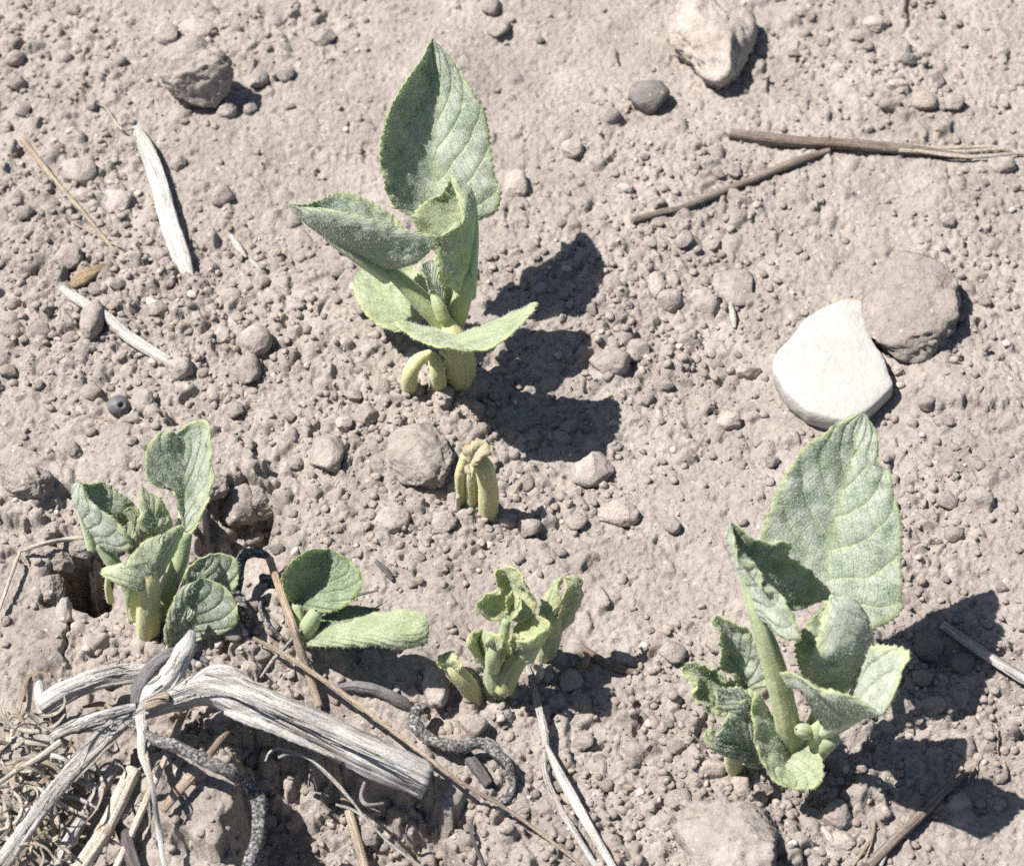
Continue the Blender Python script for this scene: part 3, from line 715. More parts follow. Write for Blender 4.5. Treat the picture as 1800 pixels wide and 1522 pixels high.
class Plant:
    def __init__(self, name, u, v, label, cat='plant', z=None, group=None):
        self.B = hit(u, v, 0, H); self.B[2] -= 0.02
        self.depth = np.dot(CAM-self.B, ZC); self.e = link(name, None, None, loc=self.B)
        tag(self.e, label, cat, group); self.conv = z or (lambda p: p); self.seed = int(u*7+v) % 97
    def W(self, pts):
        return np.array([CAM + ray(u, v)*(self.depth-d*PX) for u, v, d in self.conv(pts)])
    def sc(self): return self.conv([(1, 0, 0)])[0][0]-self.conv([(0, 0, 0)])[0][0]
    def tube(self, pts, radii, m=None, name='petiole', **kw):
        self.seed += 1
        W = self.W([p[:3] for p in pts]); k = self.depth/FPX
        R = np.interp(np.linspace(0, 1, len(pts)), np.linspace(0, 1, len(radii)), radii)*self.sc()*k
        kw.setdefault('ridge', 0.022); kw.setdefault('nr', 18); kw.setdefault('rough', 0.05)
        V, F, at = tube_mesh(name, W, R, seed=self.seed, **kw)
        o = link(name, make_mesh(name, V-self.B, F, at), m or M_STEM, self.e)
        self.fuzz(o, V, F, 60, 0.06)
        return o
    def fuzz(self, o, V, F, per, ln, tipdir=None):
        T = np.vstack([F[:, [0, 1, 2]], F[:, [0, 2, 3]]]); a, b, c = V[T[:, 0]], V[T[:, 1]], V[T[:, 2]]
        cr = np.cross(b-a, c-a); ar = np.linalg.norm(cr, axis=1)/2; nn = nrm(cr)
        n = int(ar.sum()*per)
        if n < 5: return
        r = np.random.default_rng(self.seed)
        i = r.choice(len(T), n, p=ar/ar.sum()); x, y = r.random(n), r.random(n); sw = x+y > 1; x[sw], y[sw] = 1-x[sw], 1-y[sw]
        p = a[i]+(b[i]-a[i])*x[:, None]+(c[i]-a[i])*y[:, None]
        d = nrm(nn[i]*0.8+r.normal(size=(n, 3))*0.55)
        side = nrm(np.cross(d, r.normal(size=(n, 3))))
        l = ln*r.uniform(0.5, 1.5, n)[:, None]
        p0, p1, p2 = p-side*0.0048, p+side*0.0048, p+d*l
        VV = np.stack([p0, p1, p2], 1).reshape(-1, 3)-self.B
        h = link('leaf_hairs' if o.name.startswith('leaf') else 'stem_hairs', make_mesh('hairs', VV, np.arange(3*n).reshape(n, 3), smooth=False), M_HAIR, o)
        h['kind'] = 'stuff'
    def leaf(self, mid, left, right, bl=0, br=0, th=0.07, m=None, teeth=0.055, ruf=0.05, quilt=0.03, tl=0.24, nu=None, hairs=70, flip=False, name='leaf', label=None, rib=0):
        self.seed += 1; sd_ = self.seed
        Wl, Wm, Wr = self.W(left), self.W(mid), self.W(right)
        ln = max(np.sum(np.linalg.norm(np.diff(w_, axis=0), axis=1)) for w_ in (Wl, Wr))
        nu = nu or int(np.clip(ln/tl*3.5, 36, 110)); nh = 14
        A, Mi, C = catmull(Wl, nu), catmull(Wm, nu), catmull(Wr, nu)
        s = np.linspace(0, 1, nu); env = np.sin(np.pi*np.clip(s, 0, 1))**0.5
        k = PX
        rows = []
        tvals = np.r_[-np.linspace(1, 0, nh+1)**0.85, (np.linspace(0, 1, nh+1)**0.85)[1:]]
        for t in tvals:
            a = abs(t); E, bb = (A, bl) if t < 0 else (C, br)
            K = (E+Mi)/2 + ZC*(bb*k*env)[:, None]
            rows.append((1-a)**2*Mi + 2*a*(1-a)*K + a*a*E)
        G = np.stack(rows, 1)                                 # nu x nt x 3
        nt_ = G.shape[1]
        # teeth
        if teeth:
            for j, jn in ((0, 1), (nt_-1, nt_-2)):
                out = nrm(G[:, j]-G[:, jn]); le = np.r_[0, np.cumsum(np.linalg.norm(np.diff(G[:, j], axis=0), axis=1))]
                ph = le/tl + 0.35*np.sin(le*2.1+sd_); saw = (ph % 1.0); saw = np.where(saw < 0.65, saw/0.65, (1-saw)/0.35)
                amp = 1.9*teeth*env*(0.6+0.8*np.abs(np.sin(le*3.3+sd_)))
                G[:, j] += out*(amp*(saw-0.3))[:, None]; G[:, jn] += out*(amp*(saw-0.3)*0.35)[:, None]
        du, dv = np.gradient(G, axis=0), np.gradient(G, axis=1); nn = np.cross(du, dv)
        nn = nrm(nn)
        for _ in range(2):
            nn = nrm(nn + np.roll(nn, 1, 0)*0.5 + np.roll(nn, -1, 0)*0.5)
        if np.sum((nn*ZC).sum(-1)) < 0: nn = -nn; 
        if flip: nn = -nn
        ss, tt = np.meshgrid(s, tvals, indexing='ij'); at = np.abs(tt)
        wv_ = ss*6.0 - at*2.9 + 0.12*np.sin(9*at+sd_) + np.where(tt < 0, 0.3, 0)
        dv_ = np.abs((wv_ % 1.0)-0.5)*2                        # 1 on the vein
        vein = np.clip((dv_-0.84)/0.10, 0, 1)*np.clip(at*8, 0, 1)*np.clip((1.02-at)*6, 0, 1)
        midv = 0.75*np.exp(-(at/0.032)**2)
        q = np.clip(1-dv_**2, 0, 1)**0.6*np.sin(np.pi*np.clip(at, 0, 1))**0.7
        pf = G.reshape(-1, 3)
        nz = fbm3(pf*1.5+sd_*3, 3, sd_).reshape(at.shape); nz2 = fbm3(pf*3.2+sd_*5, 2, sd_+3).reshape(at.shape)
        disp = 1.2*quilt*(q-0.5)*env[:, None] + ruf*(nz*0.9*at**1.3 + nz2*0.8*at**1.6)*env[:, None] + 0.03*nz + 0.02*nz2 - 0.02*midv
        G = G + nn*disp[..., None]
        ed = np.clip(1-at, 0, 1)
        thk = th*(0.30+0.70*np.clip(1-at**7, 0, 1)**0.5)*np.clip(np.minimum(1, (1-ss)*14+0.3), 0, 1)
        thk = thk*(1+0.8*np.exp(-(at/0.09)**2)*(1-ss*0.7))
        top, bot = G+nn*(thk*0.35)[..., None], G-nn*(thk*0.65)[..., None]
        VV = np.vstack([top.reshape(-1, 3), bot.reshape(-1, 3)]); n = nu*nt_
        a = np.arange(n).reshape(nu, nt_)
        F = [np.stack([a[:-1, :-1], a[:-1, 1:], a[1:, 1:], a[1:, :-1]], -1).reshape(-1, 4)]
        F.append(F[0][:, ::-1]+n)
        for e in (a[:, 0], a[:, -1][::-1], a[0, ::-1], a[-1, :]):
            F.append(np.stack([e[:-1], e[1:], e[1:]+n, e[:-1]+n], -1))
        F = np.vstack(F)
        # orient: top faces along nn
        f0 = F[len(F)//4 if False else (nu//2)*(nt_-1)+nt_//2]; fn = np.cross(VV[f0[1]]-VV[f0[0]], VV[f0[2]]-VV[f0[0]])
        if fn@nn[nu//2, nt_//2] < 0: F = F[:, ::-1]
        wid = np.linalg.norm(A-C, axis=1)[:, None]+0.2
        edge = np.clip(1-(1-at)*np.maximum(wid, 1.0)*0.5/0.20, 0, 1)
        edge = np.maximum(edge, np.clip((ss-0.985)*60, 0, 1)*0.6)
        le = np.r_[0, np.cumsum(np.linalg.norm(np.diff(Mi, axis=0), axis=1))][:, None]
        fib = np.stack([(tt*wid*0.5)*34, (le+0*tt)*9-at*wid*6, 0*tt+sd_], -1).reshape(-1, 3)
        at2 = {'edge': np.r_[edge.ravel(), edge.ravel()], 'vein': np.r_[midv.ravel(), midv.ravel()],
               'under': np.r_[np.zeros(n), np.ones(n)], 'st': np.vstack([np.stack([ss, tt, 0*tt], -1).reshape(-1, 3)]*2), 'fib': np.vstack([fib, fib])}
        o = link(name, make_mesh(name, VV-self.B, F, at2), m or M_LEAF, self.e)
        if label: o['label'] = label
        if hairs: self.fuzz(o, VV, F, hairs*3.0, 0.085)
        if rib:
            nm = int(nu*0.62); rr = np.linspace(1, 0.25, 6)*rib*PX
            C_ = Mi[np.linspace(0, nm, 6).astype(int)]-nn[np.linspace(0, nm, 6).astype(int), nh]*(rr*0.98)[:, None]
            V2, F2, a2 = tube_mesh('midrib', C_, rr, nr=12, ridge=0.04, rough=0.04, seed=sd_)
            link('midrib', make_mesh('midrib', V2-self.B, F2, a2), M_RIB, o)
        return o
    def strap(self, mid, w, **kw):
        """narrow leaf: edges at +-w picture pixels (in the zoom's scale) beside the midrib, dv rises by 'up'"""
        up = kw.pop('up', 10); P = np.array(mid, float); t = np.gradient(P[:, :2], axis=0); t = t/np.linalg.norm(t, axis=1)[:, None]
        n = np.stack([-t[:, 1], t[:, 0]], -1); s = np.linspace(0, 1, len(P)); ww = np.sin(np.pi*np.clip(s*0.93+0.04, 0, 1))**0.6*w
        a = np.column_stack([P[:, :2]+n*ww[:, None], P[:, 2]+up*np.sin(np.pi*s)]); b = np.column_stack([P[:, :2]-n*ww[:, None], P[:, 2]+up*np.sin(np.pi*s)])
        a[0] = b[0] = P[0]; a[-1] = b[-1] = P[-1]
        return self.leaf([tuple(x) for x in P], [tuple(x) for x in a], [tuple(x) for x in b], **kw)

# ------------------------------------------------------------------ plants
zA1, zA2 = zq(480, 40, 0.34444), zq(480, 460, 0.35556)
# tall plant in the middle
p = Plant('sprouting_plant', 807, 661, 'tall velvety sprout with one pointed upright leaf and folded leaves', z=zA2)
p.tube([(925, 590, -12), (925, 480, 50), (890, 370, 85), (865, 290, 95)], [78, 74, 60, 24], M_STUB, 'stem')
p.tube([(680, 665, -10), (675, 570, 45), (710, 495, 62), (775, 455, 50)], [38, 40, 36, 24], M_STUB, 'stub')
p.tube([(825, 665, -8), (815, 560, 55), (800, 490, 72), (790, 455, 70)], [40, 38, 34, 16], M_STUB, 'stub')
p.tube([(870, 560, 30), (880, 480, 72), (830, 440, 82)], [26, 22, 14], M_STUB, 'stub')
p.tube([(845, 280, 105), (815, 215, 118), (785, 150, 120)], [32, 30, 12], M_STEM, 'bud')
p.leaf([(725, 312, -20), (620, 220, -40), (520, 140, -62), (415, 45, -88)], [(725, 312, -20), (640, 345, 0), (560, 335, -2), (480, 285, -12), (420, 200, -30), (395, 120, -60), (415, 45, -88)],
       [(725, 312, -20), (765, 200, -20), (745, 80, -30), (640, 0, -55), (520, -10, -75), (415, 45, -88)], 8, 8, teeth=0.03, m=M_LEAFY, label='rounded low leaf with yellow rim')
p.leaf([(880, 345, 60), (925, 390, 158), (965, 440, 256)], [(880, 345, 60), (760, 322, 88), (618, 288, 133), (640, 335, 178), (740, 390, 240), (850, 428, 266), (965, 440, 256)],
       [(880, 345, 60), (1000, 345, 84), (1150, 275, 117), (1295, 203, 151), (1285, 250, 187), (1190, 350, 248), (1080, 418, 271), (965, 440, 256)], -16, -22, teeth=0.05, th=0.11, m=M_LEAFY)
p.conv = zA1
p.tube([(900, 1620, 40), (885, 1400, 62), (874, 1200, 48), (868, 1040, 30)], [40, 32, 27, 22])
p.leaf([(868, 1050, 28), (842, 900, 24), (832, 700, 24), (838, 500, 27), (845, 300, 32), (815, 82, 42)],
       [(868, 1050, 28), (700, 985, 38), (612, 935, 54), (565, 800, 74), (545, 650, 88), (580, 500, 92), (625, 380, 88), (700, 280, 78), (760, 180, 64), (815, 82, 42)],
       [(868, 1050, 28), (960, 1050, 32), (1060, 1005, 37), (1140, 960, 44), (1162, 860, 48), (1130, 780, 48), (1110, 650, 48), (1085, 480, 45), (1030, 370, 45), (960, 260, 44), (890, 160, 44), (815, 82, 42)],
       -34, 8, teeth=0.06, ruf=0.05, quilt=0.05, hairs=90)
p.tube([(930, 1620, 40), (840, 1500, 78), (730, 1390, 102), (605, 1265, 122)], [62, 56, 48, 36])
p.leaf([(605, 1270, 120), (450, 1190, 150), (300, 1110, 175), (170, 1010, 195), (82, 930, 205)],
       [(605, 1270, 120), (720, 1235, 165), (800, 1165, 188), (845, 1092, 203), (700, 1062, 207), (560, 1022, 212), (400, 980, 216), (250, 952, 216), (82, 930, 205)],
       [(605, 1270, 120), (690, 1150, 92), (645, 1030, 84), (560, 955, 88), (400, 872, 100), (290, 882, 124), (200, 925, 165), (82, 930, 205)], 26, -26, th=0.085, teeth=0.07, rib=13, flip=False, hairs=90)
p.tube([(900, 1600, 40), (955, 1430, 80), (985, 1280, 104)], [58, 52, 40])
p.leaf([(960, 1400, 85), (1000, 1200, 112), (1028, 1000, 128), (1005, 870, 142), (912, 780, 152)],
       [(960, 1400, 85), (880, 1250, 66), (775, 1110, 70), (722, 1015, 84), (740, 950, 98), (800, 905, 112), (870, 870, 132), (912, 780, 152)],
       [(960, 1400, 85), (905, 1345, 150), (850, 1318, 172), (838, 1200, 188), (845, 1092, 194), (900, 1066, 194), (955, 1040, 188), (962, 975, 182), (940, 895, 172), (912, 780, 152)], -14, 26, th=0.09, teeth=0.07, rib=13, ruf=0.07, m=M_LEAFY, hairs=90)
p.leaf([(880, 1450, 84), (820, 1340, 100), (790, 1220, 104)], [(880, 1450, 84), (790, 1340, 104), (755, 1240, 112), (790, 1220, 104)], [(880, 1450, 84), (860, 1330, 112), (840, 1220, 118), (790, 1220, 104)], -5, -5, teeth=0.03)

# cut stub below it
p = Plant('plant_stub', 850, 902, 'cut yellow green stub with a torn dry top beside a large rounded stone', z=zA2)
p.tube([(1065, 1250, -10), (1062, 1120, 48), (1045, 1020, 82), (1005, 965, 92)], [50, 50, 46, 30], M_STUB, 'stub')
p.tube([(985, 1200, -10), (985, 1060, 52), (1000, 960, 88)], [32, 32, 26], M_STUB, 'stub')
p.tube([(935, 1190, -14), (928, 1060, 44), (955, 955, 80)], [22, 30, 26], M_STUB, 'stub')
p.tube([(915, 1225, -14), (915, 1160, 20)], [15, 12], M_STRAWP, 'stub')
p.leaf([(975, 1010, 92), (1000, 940, 106), (1055, 893, 100)], [(975, 1010, 92), (935, 960, 96), (960, 900, 100), (1020, 880, 92), (1055, 893, 100)], [(975, 1010, 92), (1020, 1000, 118), (1062, 960, 118), (1060, 920, 110), (1055, 893, 100)], 12, 14, teeth=0.06, ruf=0.16, m=M_CREAM, hairs=0, label='torn dry cream skin on the stub')
p.leaf([(970, 1000, 100), (975, 1030, 112), (985, 1070, 112)], [(970, 1000, 100), (950, 1020, 108), (985, 1070, 112)], [(970, 1000, 100), (1000, 1020, 116), (985, 1070, 112)], 4, 4, teeth=0.04, ruf=0.1, m=M_CREAM, hairs=0)

# crinkled clump lower middle
zG = zq(740, 960, 0.23333)
p = Plant('sprouting_plant', 872, 1219, 'small pale green sprout with curled thick young leaves and a bent yellow stub', z=zG)
p.tube([(430, 1190, -8), (335, 1030, 40), (240, 940, 60), (185, 890, 66)], [76, 74, 62, 30], M_STUB, 'stub')
p.leaf([(235, 960, 62), (190, 890, 76), (185, 830, 76), (250, 790, 60)], [(235, 960, 62), (150, 910, 84), (150, 850, 84), (190, 800, 70), (250, 790, 60)], [(235, 960, 62), (300, 920, 92), (270, 870, 92), (265, 820, 78), (250, 790, 60)], -8, -12, m=M_BUD, teeth=0.04, ruf=0.12, hairs=50)
p.tube([(575, 1130, -10), (560, 1000, 28), (545, 890, 55)], [98, 92, 66], M_STEM, 'stem')
p.leaf([(520, 930, 52), (470, 810, 58), (430, 710, 68), (470, 628, 80)], [(520, 930, 52), (400, 840, 92), (352, 725, 116), (372, 650, 112), (430, 632, 96), (470, 628, 80)],
       [(520, 930, 52), (605, 885, 105), (632, 780, 134), (600, 690, 134), (545, 650, 122), (470, 628, 80)], 32, 30, m=M_BUD, th=0.11, teeth=0.03, ruf=0.10, hairs=80)
p.tube([(540, 920, 95), (545, 820, 124), (535, 720, 134)], [55, 58, 26], M_STEM, 'bud')
p.tube([(640, 900, 35), (622, 700, 68), (640, 560, 82)], [48, 42, 40])
p.leaf([(650, 570, 82), (690, 430, 78), (670, 290, 82), (610, 160, 96)], [(650, 570, 82), (560, 545, 92), (440, 505, 104), (418, 432, 110), (490, 360, 110), (590, 350, 98), (558, 260, 108), (555, 195, 110), (610, 160, 96)],
       [(650, 570, 82), (770, 545, 98), (830, 480, 112), (815, 360, 124), (765, 250, 132), (705, 170, 124), (650, 148, 108), (610, 160, 96)], -10, -14, m=M_BUD, th=0.10, rib=9, teeth=0.025, ruf=0.12, hairs=90)
p.tube([(620, 1070, 30), (700, 900, 62), (790, 790, 88), (860, 720, 104)], [82, 74, 66, 50])
p.leaf([(770, 810, 85), (860, 745, 106), (930, 675, 120), (968, 610, 122)], [(770, 810, 85), (690, 680, 62), (700, 600, 62), (760, 530, 74), (850, 502, 92), (930, 545, 112), (968, 610, 122)],
       [(770, 810, 85), (728, 745, 124), (728, 712, 136), (800, 700, 146), (880, 660, 146), (968, 610, 122)], -12, 14, m=M_BUD, th=0.10, rib=11, teeth=0.03, ruf=0.10, hairs=80)
p.tube([(880, 1010, -10), (900, 940, 10), (860, 905, 14)], [28, 30, 20], M_STRAWP, 'stub')
p.strap([(520, 860, 110), (560, 760, 136), (545, 690, 140), (500, 660, 130)], 45, m=M_BUD, ruf=0.10, up=14, th=0.09)
p.strap([(690, 800, 90), (720, 720, 120), (700, 660, 128)], 40, m=M_BUD, ruf=0.10, up=14, th=0.09)
p.strap([(650, 520, 96), (700, 420, 112), (690, 330, 112)], 55, m=M_BUD, ruf=0.10, up=22, th=0.08)
# second shoot just behind
p = Plant('sprouting_plant', 957, 1153, 'single thick pale shoot with two rolled lobes behind the small curled sprout', z=zG)
p.tube([(930, 845, -10), (965, 720, 45), (1010, 590, 85)], [80, 82, 66], M_STEM, 'stem')
p.tube([(985, 640, 78), (970, 520, 104), (960, 430, 112)], [72, 84, 52], M_STEM, 'bud')
p.leaf([(1020, 660, 72), (1110, 520, 96), (1165, 380, 118), (1160, 270, 130), (1075, 235, 132)], [(1020, 660, 72), (1020, 540, 118), (1060, 420, 140), (1110, 330, 146), (1100, 280, 140), (1075, 235, 132)],
       [(1020, 660, 72), (1120, 580, 60), (1190, 400, 88), (1205, 260, 112), (1140, 215, 124), (1075, 235, 132)], -16, 10, m=M_BUD, th=0.10, teeth=0.03, ruf=0.09)
p.leaf([(985, 560, 96), (960, 440, 118), (1000, 320, 122), (1065, 235, 126)], [(985, 560, 96), (905, 470, 108), (930, 380, 108), (1000, 270, 108), (1065, 235, 126)], [(985, 560, 96), (1050, 460, 140), (1040, 380, 146), (1030, 300, 140), (1065, 235, 126)], 10, 10, m=M_BUD, th=0.11, teeth=0.03, ruf=0.12)

# left plant
zC = zq(100, 700, 0.31532)
p = Plant('sprouting_plant', 261, 1109, 'pale sprout with two lobed heart leaf and toothed folded leaf beside the dark hole', z=zC)
p.tube([(510, 1325, -12), (512, 1170, 62), (515, 1030, 106), (530, 940, 128), (548, 880, 138)], [70, 68, 56, 30, 8], M_STUB, 'stem', ridge=0.03)
p.tube([(425, 1230, -14), (405, 1100, 40), (390, 1010, 60)], [34, 34, 26], M_STEM, 'stem')
p.leaf([(515, 1060, 105), (540, 930, 138), (575, 830, 148), (600, 752, 144)], [(515, 1060, 105), (430, 1070, 122), (340, 1035, 128), (252, 985, 122), (258, 948, 118), (340, 940, 124), (388, 930, 132), (412, 885, 140), (490, 795, 150), (600, 752, 144)],
       [(515, 1060, 105), (585, 985, 105), (645, 870, 105), (692, 780, 112), (692, 715, 118), (650, 725, 130), (600, 752, 144)], 10, 14, m=M_LEAFY, th=0.1, teeth=0.03, hairs=90, flip=True)
p.tube([(560, 1215, 6), (620, 1060, 38), (685, 900, 58), (712, 760, 72)], [56, 52, 48, 42])
p.leaf([(715, 750, 74), (702, 610, 72), (712, 480, 72), (702, 320, 82), (668, 205, 92)],
       [(715, 750, 74), (682, 625, 78), (640, 520, 86), (520, 472, 96), (495, 400, 102), (500, 290, 108), (560, 200, 108), (630, 182, 102), (668, 205, 92)],
       [(715, 750, 74), (750, 758, 92), (792, 690, 108), (832, 600, 120), (862, 450, 128), (860, 250, 134), (848, 150, 132), (800, 118, 122), (735, 145, 106), (668, 205, 92)], 4, -24, teeth=0.02, rib=11, th=0.085, hairs=100, quilt=0.02)
p.tube([(445, 1220, 0), (385, 1020, 55), (310, 910, 85), (232, 815, 102)], [42, 42, 40, 32])
p.leaf([(235, 830, 100), (170, 700, 122), (112, 590, 138), (98, 500, 142), (128, 468, 142)], [(235, 830, 100), (330, 842, 134), (412, 832, 154), (390, 750, 166), (350, 705, 170), (300, 655, 172), (240, 615, 168), (180, 560, 162), (150, 500, 152), (128, 468, 142)],
       [(235, 830, 100), (335, 740, 76), (405, 690, 74), (425, 610, 84), (335, 520, 94), (250, 472, 106), (200, 490, 124), (128, 468, 142)], 22, -16, th=0.085, rib=10, teeth=0.08, ruf=0.06, hairs=80)
p.leaf([(560, 790, 80), (545, 700, 98), (510, 600, 108), (474, 488, 114)], [(560, 790, 80), (460, 745, 102), (455, 690, 108), (478, 650, 112), (468, 570, 114), (474, 488, 114)], [(560, 790, 80), (645, 715, 84), (615, 640, 92), (560, 560, 102), (474, 488, 114)], 10, 10, m=M_LEAFY, teeth=0.02, flip=True)
p.leaf([(470, 720, 90), (430, 665, 108), (370, 630, 112)], [(470, 720, 90), (400, 690, 112), (370, 630, 112)], [(470, 720, 90), (465, 645, 100), (420, 612, 104), (370, 630, 112)], 6, -8, m=M_LEAFY, teeth=0.02)
p.leaf([(430, 880, 100), (415, 780, 122), (412, 680, 124)], [(430, 880, 100), (385, 800, 116), (412, 680, 124)], [(430, 880, 100), (445, 800, 124), (440, 740, 126), (412, 680, 124)], 4, 4, m=M_LEAFY, teeth=0.0)
p.tube([(300, 1130, -14), (285, 1060, 20), (280, 1000, 40)], [22, 20, 12], M_STUB, 'stub')

# broad leaves in the hollow behind the mound
p = Plant('sprouting_plant', 306, 1138, 'pair of broad smooth shaded leaves in the hollow behind the soil mound', z=zC)
p.tube([(640, 1420, -10), (670, 1290, 15), (720, 1190, 22)], [40, 36, 28])
p.leaf([(700, 1230, -25), (790, 1050, 0), (855, 868, 20)], [(700, 1230, -25), (690, 1060, 5), (755, 920, 20), (855, 868, 20)], [(700, 1230, -25), (900, 1160, -8), (1000, 1060, 4), (1008, 915, 16), (930, 868, 20), (855, 868, 20)], -8, -10, m=M_LEAF, teeth=0.015, quilt=0.015, hairs=50)
p.leaf([(625, 1405, 10), (690, 1240, 34), (750, 1120, 50), (800, 1003, 66)], [(625, 1405, 10), (592, 1330, 30), (635, 1160, 52), (700, 1050, 62), (800, 1003, 66)],
       [(625, 1405, 10), (800, 1350, 25), (985, 1280, 40), (1012, 1180, 55), (940, 1055, 64), (800, 1003, 66)], 14, -12, m=M_LEAF, teeth=0.015, quilt=0.015, hairs=50)
p.leaf([(760, 1280, 42), (720, 1230, 60), (735, 1160, 66)], [(760, 1280, 42), (690, 1240, 62), (735, 1160, 66)], [(760, 1280, 42), (780, 1210, 66), (735, 1160, 66)], 6, 6, m=M_LEAF, teeth=0, hairs=40)

zE = zq(280, 930, 0.27778)
p = Plant('sprouting_plant', 532, 1124, 'low sprout with a round green leaf and a thick boat shaped leaf on the mound', z=zE)
p.tube([(910, 715, -10), (890, 600, 12), (872, 480, 18)], [44, 40, 34])
p.leaf([(870, 490, 12), (960, 390, 18), (1040, 265, 30), (1082, 125, 52)], [(870, 490, 12), (815, 420, 40), (785, 320, 62), (848, 200, 78), (930, 138, 74), (1010, 135, 66), (1082, 125, 52)],
       [(870, 490, 12), (985, 525, 36), (1120, 512, 56), (1232, 440, 62), (1280, 350, 64), (1262, 260, 64), (1180, 180, 58), (1082, 125, 52)], -22, 4, m=M_LEAFD, teeth=0.04, ruf=0.05, hairs=90, quilt=0.05)
p.tube([(900, 690, 5), (950, 610, 40), (985, 530, 55)], [48, 58, 40], M_STEM, 'bud')
p.leaf([(930, 680, 20), (1100, 590, 32), (1250, 545, 34), (1395, 505, 30)], [(930, 680, 20), (1060, 650, 50), (1200, 600, 54), (1395, 505, 30)], [(930, 680, 20), (1050, 540, 20), (1200, 485, 22), (1395, 505, 30)], -4, -6, m=M_LEAFD, teeth=0.02)
p.leaf([(895, 735, 10), (1120, 672, 72), (1400, 668, 112), (1600, 650, 122), (1706, 600, 112)], [(895, 735, 10), (960, 655, 28), (1150, 602, 44), (1350, 535, 58), (1550, 512, 76), (1670, 535, 94), (1706, 600, 112)],
       [(895, 735, 10), (1000, 742, 58), (1200, 742, 92), (1400, 742, 106), (1550, 765, 110), (1690, 700, 114), (1706, 600, 112)], 6, 14, m=M_LEAFY, th=0.12, teeth=0.025, hairs=100)

# large plant on the right
z6, z7 = zq(1160, 700, 0.30230), zq(1160, 1060, 0.35556)
p = Plant('sprouting_plant', 1398, 1338, 'largest velvety sprout with a broad serrated leaf and many crinkled leaves at its foot', z=z7)
p.tube([(690, 815, -14), (680, 700, 40), (690, 620, 70)], [80, 74, 50], M_STEM, 'stem')
p.tube([(700, 760, 10), (800, 500, 62), (842, 250, 78), (842, -30, 76)], [42, 38, 32, 24])
p.tube([(655, 770, 10), (628, 590, 88), (565, 320, 150), (492, 95, 190), (430, -85, 204), (385, -220, 218)], [64, 60, 54, 44, 26, 9], ridge=0.05)
p.tube([(690, 770, 14), (780, 580, 70), (860, 450, 105), (940, 370, 124)], [48, 46, 42, 34])
p.leaf([(935, 390, 122), (1008, 260, 165), (1028, 120, 192), (965, 5, 198), (852, -25, 192)], [(935, 390, 122), (830, 345, 192), (752, 332, 218), (765, 240, 228), (795, 130, 228), (810, 50, 218), (852, -25, 192)],
       [(935, 390, 122), (800, 435, 100), (710, 350, 110), (672, 230, 130), (718, 120, 150), (790, 40, 170), (852, -25, 192)], 34, -12, th=0.085, teeth=0.07, rib=12, ruf=0.06, hairs=90)
p.tube([(680, 810, 10), (770, 735, 62), (850, 665, 106)], [54, 54, 46])
p.leaf([(840, 665, 108), (950, 605, 190), (1030, 568, 245), (1092, 552, 286)], [(840, 665, 108), (770, 550, 150), (680, 440, 190), (598, 350, 212), (655, 345, 224), (755, 425, 248), (880, 440, 268), (1000, 482, 280), (1092, 552, 286)],
       [(840, 665, 108), (905, 520, 130), (960, 405, 165), (1030, 245, 215), (1085, 208, 236), (1222, 235, 276), (1205, 330, 286), (1155, 450, 290), (1092, 552, 286)], 14, -14, th=0.09, teeth=0.06, rib=14, ruf=0.07, hairs=90)
p.leaf([(665, 735, 48), (620, 790, 84), (615, 850, 106), (635, 908, 116)], [(665, 735, 48), (600, 700, 66), (545, 570, 92), (488, 436, 122), (455, 500, 132), (458, 620, 128), (488, 745, 122), (555, 855, 116), (635, 908, 116)],
       [(665, 735, 48), (715, 690, 66), (770, 712, 84), (805, 800, 104), (800, 875, 116), (740, 918, 120), (635, 908, 116)], -16, -8, th=0.09, teeth=0.03, m=M_LEAFY, hairs=90)
p.tube([(745, 650, 88), (715, 632, 108), (685, 624, 116)], [26, 40, 28], M_STEM, 'bud')
p.tube([(770, 700, 70), (775, 640, 100), (800, 590, 116)], [40, 42, 22], M_STEM, 'bud')
# crinkled cluster on its left
p.tube([(470, 830, -14), (470, 640, 50), (440, 430, 75)], [52, 46, 40])
p.leaf([(440, 450, 72), (400, 330, 90), (345, 215, 108), (282, 62, 138)], [(440, 450, 72), (370, 390, 96), (310, 270, 128), (288, 150, 146), (262, 105, 150), (282, 62, 138)],
       [(440, 450, 72), (480, 428, 98), (535, 385, 118), (520, 260, 128), (455, 150, 140), (390, 105, 146), (282, 62, 138)], -14, -12, teeth=0.06, ruf=0.12, th=0.085, hairs=90)
p.leaf([(410, 490, 70), (300, 430, 88), (220, 380, 104), (130, 300, 122)], [(410, 490, 70), (395, 395, 80), (300, 355, 100), (250, 335, 108), (200, 290, 118), (130, 300, 122)],
       [(410, 490, 70), (310, 545, 116), (225, 530, 132), (165, 455, 138), (190, 400, 136), (125, 345, 132), (130, 300, 122)], -14, -16, teeth=0.06, ruf=0.18, th=0.09, m=M_LEAFY, hairs=90)
p.leaf([(470, 560, 88), (380, 480, 118), (265, 420, 132)], [(470, 560, 88), (470, 480, 104), (400, 405, 118), (320, 415, 126), (265, 420, 132)], [(470, 560, 88), (380, 560, 128), (285, 520, 138), (280, 460, 138), (265, 420, 132)], 8, 8, teeth=0.05, ruf=0.12, hairs=90)
p.leaf([(500, 815, 36), (430, 720, 84), (340, 690, 112), (240, 690, 128)], [(500, 815, 36), (478, 660, 86), (442, 488, 112), (380, 500, 124), (330, 560, 132), (290, 630, 134), (240, 690, 128)],
       [(500, 815, 36), (420, 800, 84), (320, 755, 118), (250, 715, 132), (215, 660, 138), (250, 610, 134), (240, 690, 128)], 14, 12, teeth=0.04, ruf=0.08, th=0.09, hairs=100)
